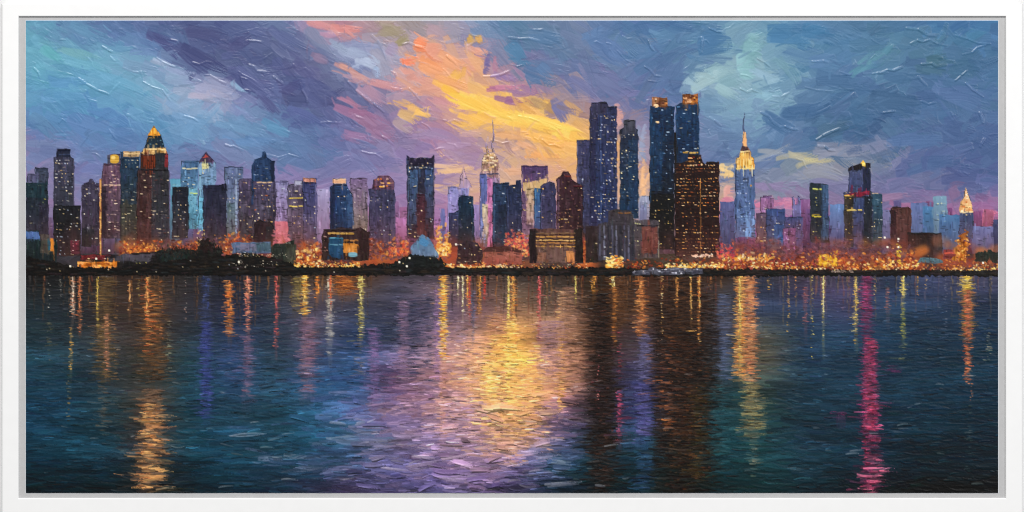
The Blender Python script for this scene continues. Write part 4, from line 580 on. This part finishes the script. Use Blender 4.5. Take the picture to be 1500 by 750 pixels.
for _ in range(1700):                       # crisp thin crests and troughs
    x = rng.uniform(X0, X0 + W) if rng.random() < .55 else rng.normal(720, 110); y = WY + 3 + rng.random() * 316
    if not X0 < x < X0 + W: continue
    s = wscale(y); c = C[int(y - Y0), int(x - X0)]
    c = c * rng.uniform(1.2, 1.5) + 12 if rng.random() < .55 else c * (rng.uniform(.3, .6) if c.mean() < 95 else rng.uniform(.6, .8))
    dab(x, y, rng.uniform(4, 15) * (s + .2), rng.uniform(.8, 1.4) * (.7 + .4 * s), rng.normal(0, .1), np.minimum(c, 252), k=rng.normal(0, .012), a=.8, h=rng.uniform(.4, 1.4), streak=3, dry=.4, only=WATER, soft=.7)
for _ in range(60):                         # thick knife ridges in the violet foreground, each over a furrow with painted shadow
    x = rng.normal(680, 95); y = rng.uniform(575, 718); L = rng.uniform(10, 40); an = rng.normal(0, .14); k = rng.normal(0, .003)
    c = C[int(np.clip(y - Y0, 0, H - 1)), int(np.clip(x - X0, 0, W - 1))].copy()
    if c.mean() < 62: continue
    dab(x + 1, y + 2.6, L * .9, 2.2, an, c * .5, k=k, a=.8, h=.1, streak=3, dry=.4, only=WATER, soft=.8)
    dab(x, y - 1.5, L, rng.uniform(4, 8), an, c * rng.uniform(.95, 1.15) + np.array([4, 0, 8]), k=k, a=.7, h=rng.uniform(.9, 1.8), streak=4, dry=.5, only=WATER, ramp=.5, bris=.15)
    dab(x, y + .8, L * .85, 1.7, an, np.minimum(c * 1.15 + 16, 250), k=k, a=.8, h=1.35, streak=5, dry=.9, only=WATER, soft=.8)
for _ in range(260):                        # bright flecks
    x = rng.uniform(X0, X0 + W) if rng.random() < .5 else rng.normal(720, 90); y = WY + rng.random() * 310
    s = wscale(y); xi = int(np.clip(x - X0, 0, W - 1)); yi = int(np.clip(y - Y0, 0, H - 1))
    dab(x, y, rng.uniform(4, 16) * s + 2, rng.uniform(1, 2) * s, rng.normal(0, .15), C[yi, xi] * .6 + col('e8e0e0') * rng.uniform(.15, .42), k=rng.normal(0, .012), a=.8, h=1.4, dry=.4, only=WATER)
for q in [(588,688,650,676),(556,684,600,688),(800,676,845,682),(815,675,830,679),(600,668,640,672),(640,700,690,706),(870,708,888,710),(790,712,860,706),(640,676,690,666),(480,618,510,622),(520,622,535,618),(330,640,396,636)]:
    x0, y0, x1, y1 = q; c = wat((x0 + x1) / 2, (y0 + y1) / 2) * .6 + col('d8c0c8') * .4
    for _ in range(2): dab((x0 + x1) / 2, (y0 + y1) / 2 + rng.normal(0, 1.5), math.hypot(x1 - x0, y1 - y0) * rng.uniform(.6, 1), rng.uniform(2, 4), math.atan2(y1 - y0, x1 - x0), c + rng.normal(0, 8), k=rng.normal(0, .003), a=.8, h=1.6, dry=.3, only=WATER)
_l = C.mean(2, keepdims=True)
_city = (LAB != SKY)[..., None]
C *= np.where(_city, np.interp(_l, [15, 60, 120, 200], [.76, .86, 1.0, 1.05]), np.where((C[..., 2] > C[..., 0] + 8)[..., None], np.interp(_l, [90, 130, 180], [.93, .96, 1.0]), 1.0)).astype(np.float32)
np.clip(C, 4, 255, out=C)

# ================================================================ build in 3D (metres; the painting hangs upright, facing -Y)
MM = 0.001
DEPTH = 0.0020                               # canvas face lies this far behind the frame's front edge
CAMD = 3.0
K = (CAMD + DEPTH) / CAMD
def P3(px, py, depth, k=K):
    return ((px - 750) * MM * k, depth, (375 - py) * MM * k)

def srgb2lin(c):
    c = c / 255.0
    return np.where(c <= 0.04045, c / 12.92, ((c + 0.055) / 1.055) ** 2.4)

sc = bpy.context.scene
coll = sc.collection

def paint_material():
    m = bpy.data.materials.new('oil_paint'); m.use_nodes = True
    nt = m.node_tree; b = nt.nodes['Principled BSDF']
    at = nt.nodes.new('ShaderNodeAttribute'); at.attribute_name = 'paint'
    tc = nt.nodes.new('ShaderNodeTexCoord')
    n1 = nt.nodes.new('ShaderNodeTexNoise'); n1.inputs['Scale'].default_value = 420; n1.inputs['Detail'].default_value = 3
    nt.links.new(tc.outputs['Object'], n1.inputs['Vector'])
    mx = nt.nodes.new('ShaderNodeMixRGB'); mx.blend_type = 'MULTIPLY'; mx.inputs['Fac'].default_value = 0.07
    rp = nt.nodes.new('ShaderNodeMapRange'); rp.inputs['From Min'].default_value = .3; rp.inputs['From Max'].default_value = .7; rp.inputs['To Min'].default_value = .55; rp.inputs['To Max'].default_value = 1.3
    nt.links.new(n1.outputs['Fac'], rp.inputs['Value'])
    cb = nt.nodes.new('ShaderNodeCombineColor')
    for i in range(3): nt.links.new(rp.outputs['Result'], cb.inputs[i])
    nt.links.new(at.outputs['Color'], mx.inputs['Color1']); nt.links.new(cb.outputs['Color'], mx.inputs['Color2'])
    nt.links.new(mx.outputs['Color'], b.inputs['Base Color'])
    b.inputs['Roughness'].default_value = 0.36
    b.inputs['Specular IOR Level'].default_value = 0.3
    return m
def plain_material(name, rgb, rough, bump=0.0, scale=300, var=.04):
    m = bpy.data.materials.new(name); m.use_nodes = True
    nt = m.node_tree; b = nt.nodes['Principled BSDF']
    tc = nt.nodes.new('ShaderNodeTexCoord'); n = nt.nodes.new('ShaderNodeTexNoise'); n.inputs['Scale'].default_value = scale; n.inputs['Detail'].default_value = 4
    nt.links.new(tc.outputs['Object'], n.inputs['Vector'])
    r = nt.nodes.new('ShaderNodeValToRGB')
    r.color_ramp.elements[0].position = .3; r.color_ramp.elements[0].color = [c * (1 - var) for c in rgb] + [1]
    r.color_ramp.elements[1].position = .7; r.color_ramp.elements[1].color = [min(1, c * (1 + var)) for c in rgb] + [1]
    nt.links.new(n.outputs['Fac'], r.inputs['Fac']); nt.links.new(r.outputs['Color'], b.inputs['Base Color'])
    b.inputs['Roughness'].default_value = rough
    if bump:
        bp = nt.nodes.new('ShaderNodeBump'); bp.inputs['Strength'].default_value = bump; bp.inputs['Distance'].default_value = .001
        nt.links.new(n.outputs['Fac'], bp.inputs['Height']); nt.links.new(bp.outputs['Normal'], b.inputs['Normal'])
    return m
OIL = paint_material()
WHITE_M = plain_material('white_lacquered_wood', (.81, .81, .815), .45, .05, 60, .01)
LINER_M = plain_material('pale_grey_board', (.435, .435, .44), .8, .1, 150, .03)
CLOTH_M = plain_material('primed_canvas', (.74, .78, .84), .85, .3, 600, .05)
WALL_M = plain_material('white_wall_paint', (.69, .69, .69), .9, .15, 40, .02)

def mesh_obj(name, verts, faces, mat, parent=None, smooth=False):
    me = bpy.data.meshes.new(name); me.from_pydata(verts, [], faces); me.update()
    me.materials.append(mat)
    o = bpy.data.objects.new(name, me); coll.objects.link(o)
    if parent: o.parent = parent
    if smooth: me.polygons.foreach_set('use_smooth', [True] * len(me.polygons))
    return o

root = bpy.data.objects.new('framed_painting', None); coll.objects.link(root)
root['label'] = 'oil painting of a lit city skyline at dusk over water, in a white floater frame'
root['category'] = 'painting'

# frame: one moulding profile swept round the rectangle with mitred corners (a = outward distance in mm from the slot edge, d = depth in mm behind the front)
SL, SR, ST, SB = 27.3, 1473.3, 24.0, 729.8     # inner edge of the white face
PROF = [(0, 0, 8), (0, 0, 1.2), (.4, .35, .35), (1.4, 1.2, 0), (22.6, 16.8, 0), (23.6, 17.6, .3), (24.6, 18.1, 1.0), (26.0, 18.5, 2.6), (27.2, 18.6, 6.5), (27.6, 18.6, 28), (.4, .4, 28)]
def sweep(prof):
    V, F = [], []
    n = len(prof)
    for (sx, sy, cx, cy) in ((-1, -1, SL, ST), (1, -1, SR, ST), (1, 1, SR, SB), (-1, 1, SL, SB)):
        for ax, ay, d in prof:
            V.append(P3(cx + sx * ax, cy + sy * ay * (1.0 if sy < 0 else 1.2), d * MM, 1.0))
    for q in range(4):
        for i in range(n):
            j = (i + 1) % n; r = (q + 1) % 4
            F.append((q * n + i, q * n + j, r * n + j, r * n + i))
    return V, F
V, F = sweep(PROF)
frame = mesh_obj('frame', V, F, WHITE_M, root)
# board seen in the slot between frame and canvas
bd = 2.8 * MM
mesh_obj('backing_board', [P3(20, 17, bd, 1), P3(1480, 17, bd, 1), P3(1480, 737, bd, 1), P3(20, 737, bd, 1), P3(20, 17, bd + .003, 1), P3(1480, 17, bd + .003, 1), P3(1480, 737, bd + .003, 1), P3(20, 737, bd + .003, 1)],
         [(0, 3, 2, 1), (4, 5, 6, 7), (0, 1, 5, 4), (1, 2, 6, 5), (2, 3, 7, 6), (3, 0, 4, 7)], LINER_M, root)
# stretched canvas: turned edges of the cloth round the painted face
def ring(d, k, o=0):
    return [P3(X0 - o, Y0 - o, d, k), P3(X0 + W - 1 + o, Y0 - o, d, k), P3(X0 + W - 1 + o, Y0 + H - 1 + o, d, k), P3(X0 - o, Y0 + H - 1 + o, d, k)]
V = ring(DEPTH + .0003, K, .2) + ring(DEPTH + .0007, K, .7) + ring(DEPTH + .0012 + .0002, K, .7)
F = [(0, 1, 2, 3)] + [(r * 4 + i, r * 4 + 4 + i, r * 4 + 4 + (i + 1) % 4, r * 4 + (i + 1) % 4) for r in (0, 1) for i in range(4)]
canvas = mesh_obj('canvas', V, F, CLOTH_M, root)

# the paint: one relief, cut into the things painted
EXPO = 1.22                                  # light reaching the canvas
ZG = 0.72                                     # relief in mm per unit of thickness
ZR = Z * np.where(LAB == SKY, 1.0, np.where(LAB == WATER, .7, .55))      # thick knife work in the sky, thinner paint below
for _ in range(2):                           # even out the step where thick meets thin
    Q = ZR.copy(); Q[1:-1, 1:-1] = (ZR[1:-1, 1:-1] * 4 + ZR[:-2, 1:-1] + ZR[2:, 1:-1] + ZR[1:-1, :-2] + ZR[1:-1, 2:]) / 8
    bm = np.zeros((H, W), bool); bm[:, 1:] |= LAB[:, 1:] != LAB[:, :-1]; bm[1:] |= LAB[1:] != LAB[:-1]; bm[:-1] |= bm[1:]; bm[:, :-1] |= bm[:, 1:]
    ZR = np.where(bm, Q, ZR)
LIN = np.maximum(srgb2lin(C) / EXPO - .0035, .0008)
xs = (np.arange(W) + X0 - 750) * MM * K
zs = (375 - (np.arange(H) + Y0)) * MM * K
FL = LAB[:-1, :-1]
cnt = {}
for i in np.unique(FL):
    i = int(i)
    ys_, xs_ = np.nonzero(FL == i)
    if len(ys_) < 3: continue
    v00 = ys_ * W + xs_
    quad = np.stack([v00, v00 + W, v00 + W + 1, v00 + 1], 1)
    used, inv = np.unique(quad, return_inverse=True)
    inv = inv.reshape(-1, 4)
    vy, vx = used // W, used % W
    co = np.empty((len(used), 3), np.float32)
    co[:, 0] = xs[vx]; co[:, 1] = DEPTH - ZR[vy, vx] * ZG * MM; co[:, 2] = zs[vy]
    name, label = NAMES[i]
    me = bpy.data.meshes.new(name)
    me.vertices.add(len(used)); me.vertices.foreach_set('co', co.ravel())
    nf = len(inv)
    me.loops.add(nf * 4); me.loops.foreach_set('vertex_index', inv.astype(np.int32).ravel())
    me.polygons.add(nf)
    me.polygons.foreach_set('loop_start', np.arange(0, nf * 4, 4, dtype=np.int32))
    me.polygons.foreach_set('use_smooth', np.ones(nf, bool))
    me.update(calc_edges=True); me.validate()
    ca = me.attributes.new('paint', 'FLOAT_COLOR', 'POINT')
    rgba = np.ones((len(used), 4), np.float32); rgba[:, :3] = LIN[vy, vx]
    ca.data.foreach_set('color', rgba.ravel())
    me.materials.append(OIL)
    o = bpy.data.objects.new(name, me); coll.objects.link(o); o.parent = canvas
    if i in (HAZE, GLOW, LAMPS): o['kind'] = 'stuff'
    if label: o['label'] = label

# wall the picture hangs on
wall = mesh_obj('wall', [(-3, 0.0285, -2), (3, 0.0285, -2), (3, 0.0285, 2), (-3, 0.0285, 2)], [(0, 1, 2, 3)], WALL_M)
wall['kind'] = 'structure'

# ---------------------------------------------------------------- light and camera
w = bpy.data.worlds.new('World'); sc.world = w; w.use_nodes = True
w.node_tree.nodes['Background'].inputs['Color'].default_value = (1, 1, 1, 1)
w.node_tree.nodes['Background'].inputs['Strength'].default_value = 0.16
def area(name, loc, size, power, colr=(1, 1, 1)):
    l = bpy.data.lights.new(name, 'AREA'); l.shape = 'SQUARE'; l.size = size; l.energy = power; l.color = colr
    o = bpy.data.objects.new(name, l); coll.objects.link(o); o.location = loc
    o.rotation_euler = (Vector((0, 0, 0)) - Vector(loc)).to_track_quat('-Z', 'Y').to_euler()
area('studio_key_lamp', (-.8, -8.0, 6.4), 1.6, 1090, (1, .99, .97))
area('studio_fill_lamp', (6.5, -8.5, 2.5), 3.0, 350, (.97, .98, 1))

cd = bpy.data.cameras.new('camera'); cam = bpy.data.objects.new('camera', cd); coll.objects.link(cam)
cam.location = (0, -CAMD, 0); cam.rotation_euler = (math.radians(90), 0, 0)
cd.sensor_width = 36; cd.lens = 36 * CAMD / 1.5; cd.clip_end = 100
sc.camera = cam
sc.view_settings.view_transform = 'Standard'; sc.view_settings.look = 'None'; sc.view_settings.exposure = 0
sc.render.engine = 'CYCLES'
sc.cycles.filter_width = 1.0
